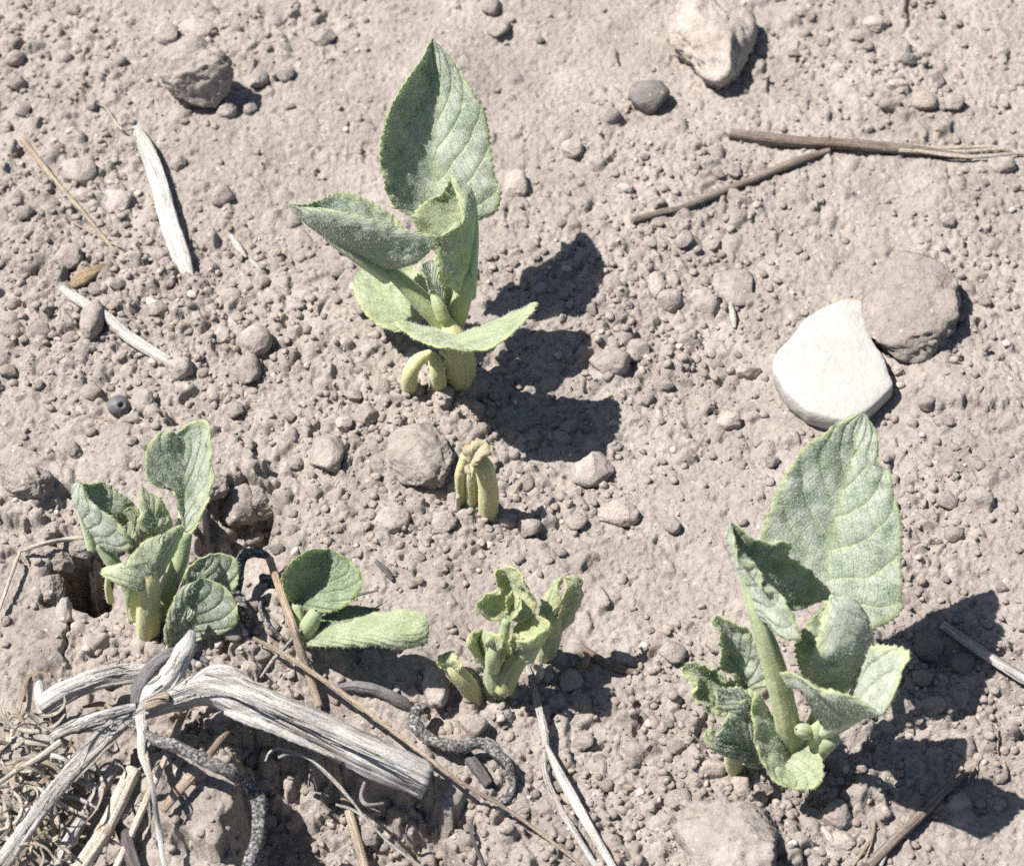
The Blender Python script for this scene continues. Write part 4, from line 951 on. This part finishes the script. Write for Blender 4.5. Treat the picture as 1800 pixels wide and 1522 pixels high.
p.tube([(370, 840, -12), (360, 770, 30), (350, 720, 60)], [44, 42, 34], M_STUB, 'stub')
p.conv = z6
p.leaf([(990, 1155, 75), (975, 1000, 71), (985, 850, 67), (1040, 600, 65), (1115, 350, 67), (1187, 78, 77)],
       [(990, 1155, 75), (880, 1150, 77), (740, 1085, 81), (620, 955, 84), (582, 820, 86), (650, 650, 86), (710, 480, 86), (840, 290, 85), (940, 220, 84), (1020, 152, 80), (1187, 78, 77)],
       [(990, 1155, 75), (1075, 1285, 89), (1200, 1355, 97), (1275, 1325, 101), (1395, 1240, 103), (1405, 1000, 101), (1402, 720, 97), (1355, 560, 93), (1338, 440, 91), (1272, 380, 89), (1268, 250, 85), (1232, 150, 83), (1187, 78, 77)],
       -5, 6, teeth=0.06, ruf=0.06, quilt=0.06, hairs=120)
p.leaf([(548, 1250, 190), (500, 1080, 205), (445, 920, 222), (400, 810, 238), (408, 722, 252)],
       [(548, 1250, 190), (650, 1335, 236), (790, 1412, 266), (812, 1350, 272), (750, 1220, 274), (700, 1140, 270), (600, 1112, 268), (590, 1000, 266), (480, 960, 268), (445, 850, 264), (408, 722, 252)],
       [(548, 1250, 190), (800, 1230, 142), (985, 1165, 140), (935, 1065, 158), (845, 985, 182), (745, 925, 206), (755, 848, 226), (640, 855, 240), (520, 795, 248), (408, 722, 252)], 14, -20, th=0.09, teeth=0.05, ruf=0.08, hairs=110)
# ------------------------------------------------------------------ dry stems, straws, twigs
def path(pts, A=None): return np.array([hit(u, v, h, H_REF if A is None else A) for u, v, h in pts])
def dry(name, pts, radii, m, label=None, cat=None, z=None, parent=None, org=None, group=None, A=None, **kw):
    P = z(pts) if z else pts; sc = (z([(1, 0)])[0][0]-z([(0, 0)])[0][0]) if z else 1.0
    W = path(P, A); k = np.mean([np.dot(CAM-w_, ZC) for w_ in W])/FPX
    R = np.interp(np.linspace(0, 1, len(P)), np.linspace(0, 1, len(radii)), radii)*sc*k
    kw.setdefault('nr', 12); kw.setdefault('ridge', 0.06); kw.setdefault('cap', 0); kw.setdefault('seed', int(P[0][0]*3+P[0][1]) % 50)
    V, F, at = tube_mesh(name, W, R, **kw)
    c = W[0].copy() if org is None else org
    o = link(name, make_mesh(name, V-c, F, at), m, parent, loc=(c if parent is None else (0, 0, 0)))
    if label: tag(o, label, cat, group)
    return o
zT = zq(1080, 0, 0.4); z4 = zq(0, 0, 0.28889); z5 = zq(0, 380, 0.28889); z8 = zq(0, 1080, 0.29036); zb = zq(380, 1080, 0.43333); zl = zq(0, 720, 0.28889)
# upper right twigs
e = link('twig', None, None, loc=hit(1285, 238, 0)); tag(e, 'thick brown twig with a frayed pale end lying across a thinner twig', 'twig'); c0 = hit(1285, 238, 0)
dry('stalk', [(505, 588, .22), (650, 605, .25), (800, 622, .25), (1000, 632, .25), (1200, 648, .22), (1400, 668, .18), (1560, 685, .12)], [22, 26, 25, 25, 24, 18, 10], M_TWIG, z=zT, parent=e, org=c0, ridge=0.1)
for q, (a, b, d) in enumerate([((1180, 655), (1450, 650), (1660, 645)), ((1300, 660), (1560, 690), (1790, 675)), ((1250, 662), (1500, 668), (1720, 655))]):
    dry('frayed_fibre', [(*a, .3), (*b, .22), (*d, .15), (d[0]+60, d[1]+18+q*4, .12)], [9, 10, 7, 3], M_STRAWP, z=zT, parent=e, org=c0, flat=0.5, nr=8)
dry('twig', [(78, 968, .12), (200, 935, .14), (320, 905, .15), (600, 792, .16), (800, 712, .16), (945, 662, .12)], [17, 15, 14, 17, 18, 14], M_TWIG, 'thin brown twig slanting up to touch the thick twig', 'twig', z=zT, ridge=0.05)
# upper left stalks
e = link('dry_stalk', None, None, loc=hit(240, 225, 0)); c0 = hit(240, 225, 0)
tag(e, 'flat bleached white dry stalk with a long hair at its top', 'dry stalk')
dry('blade', [(238, 224, .15), (258, 262, .35), (280, 325, .38), (300, 400, .32), (322, 460, .25), (340, 508, .1)], [8, 14, 17, 17, 15, 4], M_BONE, parent=e, org=c0, ridge=0.12, ridges=5, flat=0.5)
dry('fibre', [(240, 226, .2), (216, 228, .25), (200, 210, .2), (186, 190, .2), (160, 176, .15), (132, 150, .1)], [2.2, 2, 1.8, 1.5, 1.2, .8], M_STRAWP, parent=e, org=c0, nr=6)
dry('straw', [(38, 244, .12), (70, 284, .15), (101, 323, .15), (150, 378, .12), (205, 446, .05)], [5, 5.5, 5, 4.5, 3.5], M_STRAW, 'thin brown straw running past the smooth clod', 'straw', nr=9)
dry('straw', [(440, 40, .08), (520, 80, .1), (700, 175, .1), (780, 200, .08)], [7, 6, 5, 3], M_STRAWP, 'fine pale fibre ending beside the clod cluster near the white stalk', 'straw', z=zq(0, 380, 0.28889), nr=6)
dry('stick', [(372, 436, .15), (450, 490, .25), (540, 545, .3), (660, 620, .3), (760, 715, .28), (880, 795, .25), (1030, 885, .1)], [20, 30, 32, 30, 36, 36, 34], M_BONE, 'bleached stick half buried under two clods', 'stick', z=z5, flat=0.6, ridge=0.1)
dry('leaf_flake', [(430, 425, .2), (480, 385, .35), (560, 340, .35), (655, 290, .15)], [18, 42, 36, 10], M_FLAKE, 'orange brown curled dead leaf flake between clods', 'dead leaf', z=z5, flat=0.35, rough=0.25)
dry('straw_chip', [(1405, 118, .2), (1450, 190, .22), (1500, 250, .15)], [14, 22, 8], M_BONE, 'short pale chip of straw beside the white stalk tip', 'straw', z=z5, flat=0.5)
dry('straw_chip', [(1520, 262, .12), (1560, 300, .14), (1600, 350, .06)], [8, 12, 5], M_BONE, 'smaller pale straw chip ending in the crumbs', 'straw', z=z5, flat=0.5)
dry('root_fibre', [(540, 1215, .05), (640, 1240, .08), (780, 1250, .08), (920, 1225, .05)], [5, 7, 7, 4], M_STRAW, 'thin reddish root fibre below the dark seed husk', 'root', z=z5, nr=6)
dry('straw_chip', [(900, 505, .15), (930, 540, .25), (945, 580, .15)], [22, 28, 14], M_STRAWP, 'crumpled pale husk chip between crumbs below the white stalk', 'husk', z=z5, flat=0.5, rough=0.3)
dry('white_sliver', [(1283, 528, .15), (1288, 555, .25), (1291, 577, .1)], [2.5, 6, 3], M_BONE, 'white upright sliver beside the broad crust lump', 'sliver', flat=0.6)
e = link('straw', None, None, loc=hit(35, 968, 0)); c0 = hit(35, 968, 0); tag(e, 'bent pale straw crossing the hole towards the folded leaf', 'straw')
dry('stalk', [(-20, 1260, .3), (40, 1090, .4), (122, 862, .55)], [10, 11, 11], M_STRAWP, z=zl, parent=e, org=c0, nr=8)
dry('stalk', [(118, 862, .55), (260, 818, .6), (400, 790, .6), (545, 775, .6)], [11, 14, 15, 12], M_STRAWP, z=zl, parent=e, org=c0, nr=8)
# curled dark tendrils
zd = zq(280, 930, 0.27778)
dry('dead_tendril', [(715, 215, .9), (670, 165, 1.25), (600, 145, 1.35), (535, 175, 1.3), (503, 240, 1.2), (492, 330, 1.0), (480, 410, .8), (520, 480, .6), (545, 560, .3), (575, 610, .1)], [12, 28, 34, 34, 36, 38, 38, 34, 28, 14], M_TENDRIL, 'dark shrivelled tendril curled like a hook over the broad shaded leaves', 'dead tendril', z=zd, rough=0.3, cap=0.4, nr=16)
dry('dead_tendril', [(640, 300, .8), (720, 330, .6), (700, 420, .45), (640, 470, .5), (660, 560, .4), (760, 680, .35), (850, 710, .1)], [22, 34, 30, 14, 12, 16, 8], M_TENDRIL, 'dark withered strand hanging inside the hooked tendril', 'dead tendril', z=zd, rough=0.3, cap=0.4)
dry('dead_tendril', [(862, 392, .5), (832, 380, .75), (806, 412, .8), (815, 455, .75), (850, 495, .7), (910, 522, .65), (1000, 538, .6), (1075, 522, .65), (1140, 560, .65), (1190, 620, .5), (1205, 680, .4), (1185, 745, .3), (1145, 758, .25), (1105, 735, .2)], [14, 22, 25, 26, 26, 26, 25, 24, 23, 20, 17, 18, 16, 6], M_TENDRIL, 'grey furry tendril wriggling like a worm above the shaded hollow', 'dead tendril', z=zb, rough=0.22, cap=0.5, nr=16)
dry('dead_branch', [(490, 300, .0), (570, 292, .1), (660, 310, .12), (750, 355, .1), (820, 400, .0)], [16, 24, 26, 26, 14], M_GREYD, 'dark dead stem lying in shade behind the long straw', 'dead branch', z=zb, ridge=0.1, rough=0.1)
dry('dead_branch', [(1010, 560, .2), (1060, 620, .25), (1110, 690, .15)], [24, 26, 22], M_GREYD, 'short dark stem end under the furry wriggling tendril', 'dead branch', z=zb, ridge=0.1)
# straws across the lower middle
dry('straw', [(150, 95, .55), (270, 158, .85), (400, 242, 1.1), (560, 352, 1.3), (700, 460, 1.35), (870, 588, 1.3), (960, 660, 1.1), (1200, 802, .7), (1400, 950, .35), (1490, 1025, .2)], [7, 11, 11, 10, 9.5, 9, 9, 8, 7, 5], M_STRAW, 'long thin tan straw leaning from the mound across the thick grey stem', 'straw', z=zb, nr=9)
dry('straw', [(474, 983, 1.5), (492, 1035, 1.3), (512, 1092, 1.05), (524, 1130, .8), (545, 1190, .45), (562, 1242, .2)], [7, 7.5, 8, 8, 7.5, 7], M_STRAW, 'stiff tan straw standing over the mound beside the hooked tendril', 'straw', nr=10)
dry('straw', [(586, 1330, .5), (604, 1395, .5), (622, 1455, .5), (645, 1535, .5)], [6, 7.5, 8.5, 9], M_STRAW, 'jointed tan straw emerging under the thick grey stem at the lower edge', 'straw', nr=10, A=H_SMOOTH)
dry('grass_blade', [(1385, 388, .5), (1270, 412, .7), (1150, 432, .95), (1080, 490, 1.0), (1000, 548, 1.05), (890, 645, 1.0), (790, 755, .8), (720, 830, .6), (640, 940, .3)], [5, 10, 13, 12, 16, 16, 14, 16, 8], M_GREY, 'grey dry grass blade arching over the thick boat shaped leaf', 'grass blade', z=zd, flat=0.4, nr=8)
e = link('grass_blade', None, None, loc=hit(930, 1172, 0)); c0 = hit(930, 1172, 0); tag(e, 'forked grey dry grass blade running from the curled sprout to the lower edge', 'grass blade')
dry('blade', [(1262, 205, .4), (1290, 300, .5), (1312, 390, .55), (1330, 470, .5), (1338, 540, .45)], [10, 13, 16, 18, 15], M_GREY, z=zb, parent=e, org=c0, flat=0.5, nr=10)
dry('blade', [(1338, 530, .46), (1390, 640, .6), (1450, 750, .6), (1530, 890, .5), (1615, 1035, .4)], [10, 20, 22, 18, 16], M_BONE, z=zb, parent=e, org=c0, flat=0.45, nr=10)
dry('blade', [(1335, 530, .4), (1335, 640, .35), (1380, 760, .3), (1460, 890, .3), (1550, 1035, .3)], [9, 13, 14, 13, 12], M_GREY, z=zb, parent=e, org=c0, flat=0.45, nr=10)
e = link('plant_fibre', None, None, loc=hit(560, 1330, 0)); c0 = hit(560, 1330, 0); tag(e, 'fine pale branching fibre arching over the dark hollow', 'plant fibre')
dry('strand', [(200, 595, .8), (215, 560, .9), (250, 543, 1.0), (320, 558, 1.05), (400, 600, 1.05), (480, 670, .95), (540, 740, .8), (610, 830, .6), (720, 940, .4), (850, 1030, .3)], [5, 5, 5, 5, 5, 5, 5, 5.5, 5, 4], M_BONE, z=zb, parent=e, org=c0, nr=6)
dry('strand', [(252, 580, .75), (300, 565, .9), (380, 590, .95), (470, 672, .9), (560, 770, .75)], [5, 5, 4, 4, 4], M_BONE, z=zb, parent=e, org=c0, nr=6)
dry('strand', [(485, 770, .5), (550, 790, .6), (610, 830, .58)], [5, 6, 5], M_BONE, z=zb, parent=e, org=c0, nr=6)
dry('root_fibre', [(610, 660, .6), (588, 730, .3), (610, 770, .2), (680, 765, .1)], [7, 8, 8, 5], M_GREY, 'thin crooked rootlet below the broken end of the thick grey stem', 'root', z=zb, nr=8, A=H_REF)
dry('root_fibre', [(1040, 830, .1), (1035, 880, .15), (1060, 960, .15), (1090, 1030, .1)], [5, 8, 8, 8], M_GREYD, 'dark bent rootlet beside pale clods at the lower edge', 'root', z=zb, nr=8)
dry('orange_chip', [(1183, 925, .1), (1235, 890, .3), (1255, 830, .38), (1225, 785, .3)], [12, 26, 26, 10], M_FLAKE, 'small curved orange flake in the shadow of the thick shoot', 'flake', z=zq(740, 960, 0.23333), flat=0.45)
dry('stick', [(1190, 740, .12), (1300, 820, .15), (1440, 900, .15), (1640, 955, .1)], [22, 28, 28, 24], M_TWIG, 'short grey stick crossing the shadow of the thick shoot', 'stick', z=zq(740, 960, 0.23333))
# right side stalks
dry('stick', [(1395, 105, .3), (1500, 180, .3), (1650, 280, .3), (1830, 395, .3)], [22, 25, 26, 26], M_GREY, 'straight grey stalk lying in the shadow of the broad serrated leaf', 'stick', z=z7)
dry('stick', [(1555, 815, .2), (1440, 905, .25), (1300, 1040, .28), (1180, 1150, .28), (1030, 1300, .25)], [14, 20, 24, 26, 26], M_TWIG, 'thin brown stick crossing from the plant shadow into the sun', 'stick', z=z7)
dry('straw', [(1015, 1270, .1), (1050, 1150, .15), (1065, 1040, .1)], [7, 9, 6], M_STRAW, 'short thin straw near the lower shadow edge', 'straw', z=z7, nr=7)
dry('straw', [(950, 1299, .15), (1000, 1230, .2), (1050, 1160, .15)], [10, 11, 8], M_STRAW, 'short tan straw crossing the thin brown stick near a pale chip', 'straw', z=z7, nr=7)
dry('straw_chip', [(720, 1215, .15), (800, 1230, .2), (890, 1260, .12)], [14, 24, 14], M_STRAWP, 'flat pale straw chip beside the large crusted clod', 'straw', z=z7, flat=0.4)
dry('straw_chip', [(470, 1010, .2), (500, 1060, .25), (550, 1110, .12)], [10, 16, 6], M_STRAWP, 'curled pale chip on the shadow edge above the crusted clod', 'straw', z=z7, flat=0.4)
dry('straw_chip', [(800, 1105, .15), (840, 1160, .2), (860, 1200, .1)], [10, 17, 8], M_BONE, 'white narrow chip inside the foot of the plant shadow', 'straw', z=z7, flat=0.4)
dry('straw_chip', [(1090, 1299, .15), (1110, 1250, .2), (1125, 1230, .1)], [10, 12, 6], M_BONE, 'white chip at the lower edge beside the thin brown stick', 'straw', z=z7, flat=0.4)
dry('root_fibre', [(1520, 890, .2), (1550, 820, .35), (1585, 770, .2)], [3.5, 4, 3], M_STRAW, 'tiny curved root hair above the thin brown stick', 'root', z=z7, nr=6)
dry('root_fibre', [(1668, 740, .1), (1670, 680, .2), (1668, 615, .15)], [4, 5, 4], M_STRAW, 'tiny straight rootlet on lit soil beside the plant shadow', 'root', z=z7, nr=6)
dry('bark_chip', [(660, 985, .08), (680, 1005, .15), (690, 1020, .1)], [3, 6, 3], M_GREYD, 'thin dark bark chip on the soil near the round green leaf', 'bark', nr=8, flat=0.5)

# weathered bundle in the lower left
e = link('dead_branch', None, None, loc=hit(400, 1230, 0)); c0 = hit(400, 1230, 0)
tag(e, 'thick silver grey dead stem with a swollen joint and a short broken stump', 'dead branch')
dry('stem', [(225, 1262, 1.9), (270, 1240, 2.1), (318, 1222, 2.2), (362, 1212, 2.2), (400, 1218, 2.15), (432, 1232, 2.1), (500, 1258, 1.9), (580, 1296, 1.55), (660, 1334, 1.2), (752, 1372, 0.8)], [12, 17, 22, 27, 32, 33, 31, 32, 34, 30], M_GREY, parent=e, org=c0, ridge=0.09, ridges=6, rough=0.10, nr=28, hollow=True)
dry('collar', [(395, 1250, 2.4), (430, 1262, 2.35), (500, 1290, 2.0), (590, 1330, 1.7)], [5, 10, 8, 4], M_BONE, parent=e, org=c0, rough=0.2, flat=0.6, nr=14)
dry('stump', [(825, 545, 2.1), (920, 470, 2.35), (1010, 400, 2.6), (1085, 270, 2.8), (1130, 190, 2.85), (1165, 100, 2.9)], [30, 48, 58, 56, 50, 22], M_BONE, z=z8, parent=e, org=c0, ridge=0.12, ridges=4, rough=0.12, flat=0.7, nr=20)
dry('bark_strip', [(820, 540, 2.2), (850, 420, 2.5), (930, 310, 2.7), (1040, 235, 2.7), (1160, 240, 2.5), (1260, 290, 2.3)], [34, 40, 42, 36, 28, 16], M_GREYD, z=z8, parent=e, org=c0, ridge=0.15, flat=0.5, nr=18)
dry('bark_strip', [(1060, 470, 2.4), (1180, 405, 2.5), (1290, 345, 2.5), (1390, 350, 2.5), (1470, 400, 2.3), (1600, 470, 2.2)], [14, 34, 40, 38, 34, 12], M_GREY, z=z8, parent=e, org=c0, ridge=0.15, flat=0.5, nr=18)
dry('side_branch', [(830, 560, 2.2), (700, 590, 2.2), (540, 640, 2.1), (420, 690, 2.0), (320, 740, 1.9)], [30, 32, 34, 32, 26], M_GREY, z=z8, parent=e, org=c0, ridge=0.12, nr=18)
dry('knot', [(870, 560, 2.45), (940, 525, 2.5), (1025, 505, 2.45)], [30, 38, 34], M_STRAW, z=z8, parent=e, org=c0, ridge=0.1, rough=0.15, hollow=True, nr=18)
dry('dead_branch', [(255, 560, .9), (340, 500, 1.2), (450, 445, 1.35), (600, 390, 1.4), (750, 365, 1.4), (960, 350, 1.3)], [58, 66, 64, 60, 58, 50], M_GREY, 'curved grooved grey stem behind the broken stump', 'dead branch', z=z8, ridge=0.1, ridges=5, rough=0.08, flat=0.85, nr=26, hollow=True)
dry('dead_branch', [(830, 600, 2.0), (700, 690, 2.0), (560, 820, 2.0), (400, 990, 1.9), (230, 1200, 1.8), (90, 1400, 1.7), (-30, 1580, 1.6)], [30, 48, 58, 54, 54, 52, 52], M_GREY, 'long forked grey stem reaching from the joint to the lower left corner', 'dead branch', z=z8, ridge=0.13, ridges=4, rough=0.08, nr=26)
dry('dead_branch', [(720, 885, 1.1), (640, 1010, 1.1), (520, 1200, 1.0), (430, 1350, .9), (330, 1530, .8)], [28, 38, 36, 38, 36], M_GREY, 'split grey stick beside the thick pale cane', 'dead branch', z=z8, ridge=0.13, ridges=4, nr=20, hollow=True)
e = link('cane', None, None, loc=hit(200, 1440, 0)); c0 = hit(200, 1440, 0); tag(e, 'thick pale cane with ringed joints and a cut upper end', 'cane')
dry('stalk', [(812, 935, 1.3), (740, 1080, 1.25), (680, 1210, 1.2), (625, 1320, 1.1)], [48, 50, 48, 50], M_STRAWP, z=z8, parent=e, org=c0, ridge=0.03, nr=20, hollow=True)
dry('stalk', [(628, 1315, 1.1), (560, 1420, 1.0), (450, 1580, .9)], [50, 46, 48], M_STRAWP, z=z8, parent=e, org=c0, ridge=0.03, nr=20)
dry('joint_ring', [(640, 1292, 1.12), (618, 1335, 1.08)], [54, 55], M_STRAW, z=z8, parent=e, org=c0, ridge=0.03, nr=20)
dry('straw', [(1010, 850, .7), (950, 990, .75), (890, 1120, .7), (800, 1320, .6), (700, 1540, .5)], [16, 21, 22, 22, 22], M_STRAWP, 'slim pale straw between the cane and the fibrous strand', 'straw', z=z8, nr=10)
dry('straw', [(1150, 520, .9), (1090, 650, .9), (1040, 780, .8)], [20, 22, 20], M_STRAW, 'short pinkish straw passing under the swollen grey joint', 'straw', z=z8, nr=10)
dry('fibre_strand', [(850, 610, 2.3), (862, 720, 2.2), (860, 850, 1.9), (905, 980, 1.6), (935, 1120, 1.4), (960, 1300, 1.2), (1000, 1540, 1.0)], [34, 30, 22, 17, 16, 18, 15], M_BONE, 'fibrous silvery strand hanging from the grey joint', 'fibre', z=z8, flat=0.5, ridge=0.15, nr=12)
dry('fibre_strand', [(885, 640, 2.3), (880, 780, 2.1), (905, 930, 1.8), (940, 1060, 1.5)], [12, 12, 9, 5], M_BONE, 'thinner silvery strand beside the fibrous strand', 'fibre', z=z8, flat=0.5, nr=8)
dry('dead_tendril', [(800, 660, 2.0), (900, 735, 2.0), (1000, 775, 1.95), (1120, 820, 1.9), (1250, 890, 1.85), (1380, 950, 1.8), (1490, 1020, 1.7), (1560, 1120, 1.6), (1575, 1240, 1.5), (1560, 1360, 1.4), (1500, 1550, 1.3)], [26, 32, 36, 40, 42, 44, 48, 47, 46, 44, 46], M_TENDRIL, 'thick speckled grey tendril drooping from the joint in a wide arc', 'dead tendril', z=z8, rough=0.18, cap=0.4, nr=20)
dry('stick', [(1440, 630, .9), (1350, 740, .7), (1255, 860, .5)], [22, 25, 22], M_TWIG, 'short dark stick under the thick grey stem', 'stick', z=z8, nr=12, hollow=True)
dry('stick', [(1205, 935, .4), (1120, 1020, .5), (980, 1185, .35)], [30, 34, 26], M_STRAW, 'flat reddish stick lying on the mound under the drooping tendril', 'stick', z=z8, flat=0.4)
dry('straw', [(-20, 1030, 2.0), (110, 940, 2.05), (230, 870, 2.1), (370, 770, 2.1)], [14, 16, 18, 24], M_STRAWP, 'smooth ivory straw tucked under the side branch of the dead stem', 'straw', z=z8, nr=10)
dry('straw', [(60, 760, 1.2), (160, 770, 1.25), (300, 785, 1.2)], [22, 25, 24], M_STRAWP, 'stubby peach straw segment in the dry grass tangle', 'straw', z=z8, nr=12)
dry('bark_flake', [(230, 400, .6), (235, 480, .8), (250, 600, .6)], [22, 34, 24], M_BONE, 'pale bark flake at the end of the curved grooved stem', 'bark', z=z8, flat=0.4, ridge=0.15)
dry('dead_branch', [(690, 1240, .6), (760, 1340, .6), (790, 1440, .5), (830, 1550, .4)], [24, 40, 40, 40], M_GREYD, 'dark stick end beneath the cane joints', 'dead branch', z=z8, ridge=0.12)
# peeling fibres on the weathered stems
rf = np.random.default_rng(11)
def peel(paths, n, m, hh):
    for q in range(n):
        P = paths[rf.integers(len(paths))]; D = catmull(np.array(P, float), 40); i0 = rf.integers(0, 26); i1 = min(39, i0+rf.integers(8, 16))
        off = rf.normal()*9; pts = []
        for i, k_ in enumerate(np.linspace(i0, i1, 5).astype(int)):
            lift = 0.35*(i/4)**2*rf.uniform(0, 1.2)
            pts.append((D[k_, 0]+off*0.35+rf.normal()*1.5, D[k_, 1]+off, D[k_, 2]+hh+lift))
        dry('fibre', pts, [1.2, 2.6, 2.6, 2.0, 0.8], m, parent=e_f, org=c_f, flat=0.3, nr=6, nl=14, seed=q)
e_f = link('bark_shreds', None, None, loc=hit(300, 1260, 0)); c_f = hit(300, 1260, 0); tag(e_f, 'loose pale shreds of bark fibre along the silver grey stems', 'bark shreds')
peel([[(270, 1236, 2.3), (362, 1205, 2.5), (432, 1225, 2.5), (580, 1290, 2.1), (740, 1362, 1.7)], [(100, 1215, 1.7), (200, 1180, 1.8), (280, 1172, 1.8)], [(225, 1260, 2.2), (115, 1370, 2.3), (10, 1520, 2.1)], [(230, 1245, 2.4), (150, 1270, 2.5), (95, 1295, 2.3)], [(245, 1230, 2.6), (300, 1190, 3.0), (335, 1115, 3.2)]], 46, M_BONE, 0.12)
# tangle of dry grass
e = link('dry_grass_tuft', None, None, loc=hit(70, 1370, 0)); c0 = hit(70, 1370, 0); tag(e, 'tangle of curled tan grass blades under the grey stems', 'dry grass')
rg = np.random.default_rng(5)
for q in range(85):
    x, y = rg.uniform(-40, 600), rg.uniform(560, 1520)
    if x > 330 and y < 850: y += 260
    if x > 400 and rg.uniform() < 0.45: x -= 300
    a = rg.uniform(0, 6.28); turn = rg.normal()*0.7; ln_ = rg.uniform(40, 95); h = rg.uniform(0.5, 2.2); pts = []
    for s in range(7):
        pts.append((x, y, max(h+0.25*math.sin(s*0.9+q), 0.06))); x += math.cos(a)*ln_; y += math.sin(a)*ln_*0.8; a += turn
    wd = rg.uniform(8, 24)
    dry('grass_blade', pts, [wd*0.5, wd, wd, wd*0.8, wd*0.3], (M_STRAWP, M_STRAWP, M_STRAWP, M_STRAW, M_BONE)[q % 5], z=z8, parent=e, org=c0, flat=0.16, nr=8, nl=22, seed=q)
for q, pts in enumerate([[(20, 700), (60, 620), (110, 610), (160, 690), (250, 730), (330, 700)], [(60, 760), (90, 660), (150, 620), (170, 560), (190, 400), (230, 360)], [(110, 600), (140, 480), (170, 380), (250, 350), (310, 380)], [(150, 590), (230, 640), (330, 690)], [(0, 640), (40, 600), (90, 640)], [(380, 1000), (420, 1130), (520, 1160), (570, 1060), (540, 960)], [(360, 1200), (380, 1270), (440, 1200), (400, 1120)], [(120, 980), (150, 1080), (170, 1300), (200, 1500)], [(0, 880), (120, 900), (230, 980), (200, 1040), (60, 1060)], [(20, 1100), (40, 1230), (60, 1400)], [(500, 560), (620, 540), (700, 590)]]):
    dry('grass_blade', [(a, b, 1.0+0.3*math.sin(i+q)) for i, (a, b) in enumerate(pts)], [8, 18, 18, 8], (M_STRAW, M_STRAWP)[q % 2], z=z8, parent=e, org=c0, flat=0.28, nr=7, nl=26, seed=q)
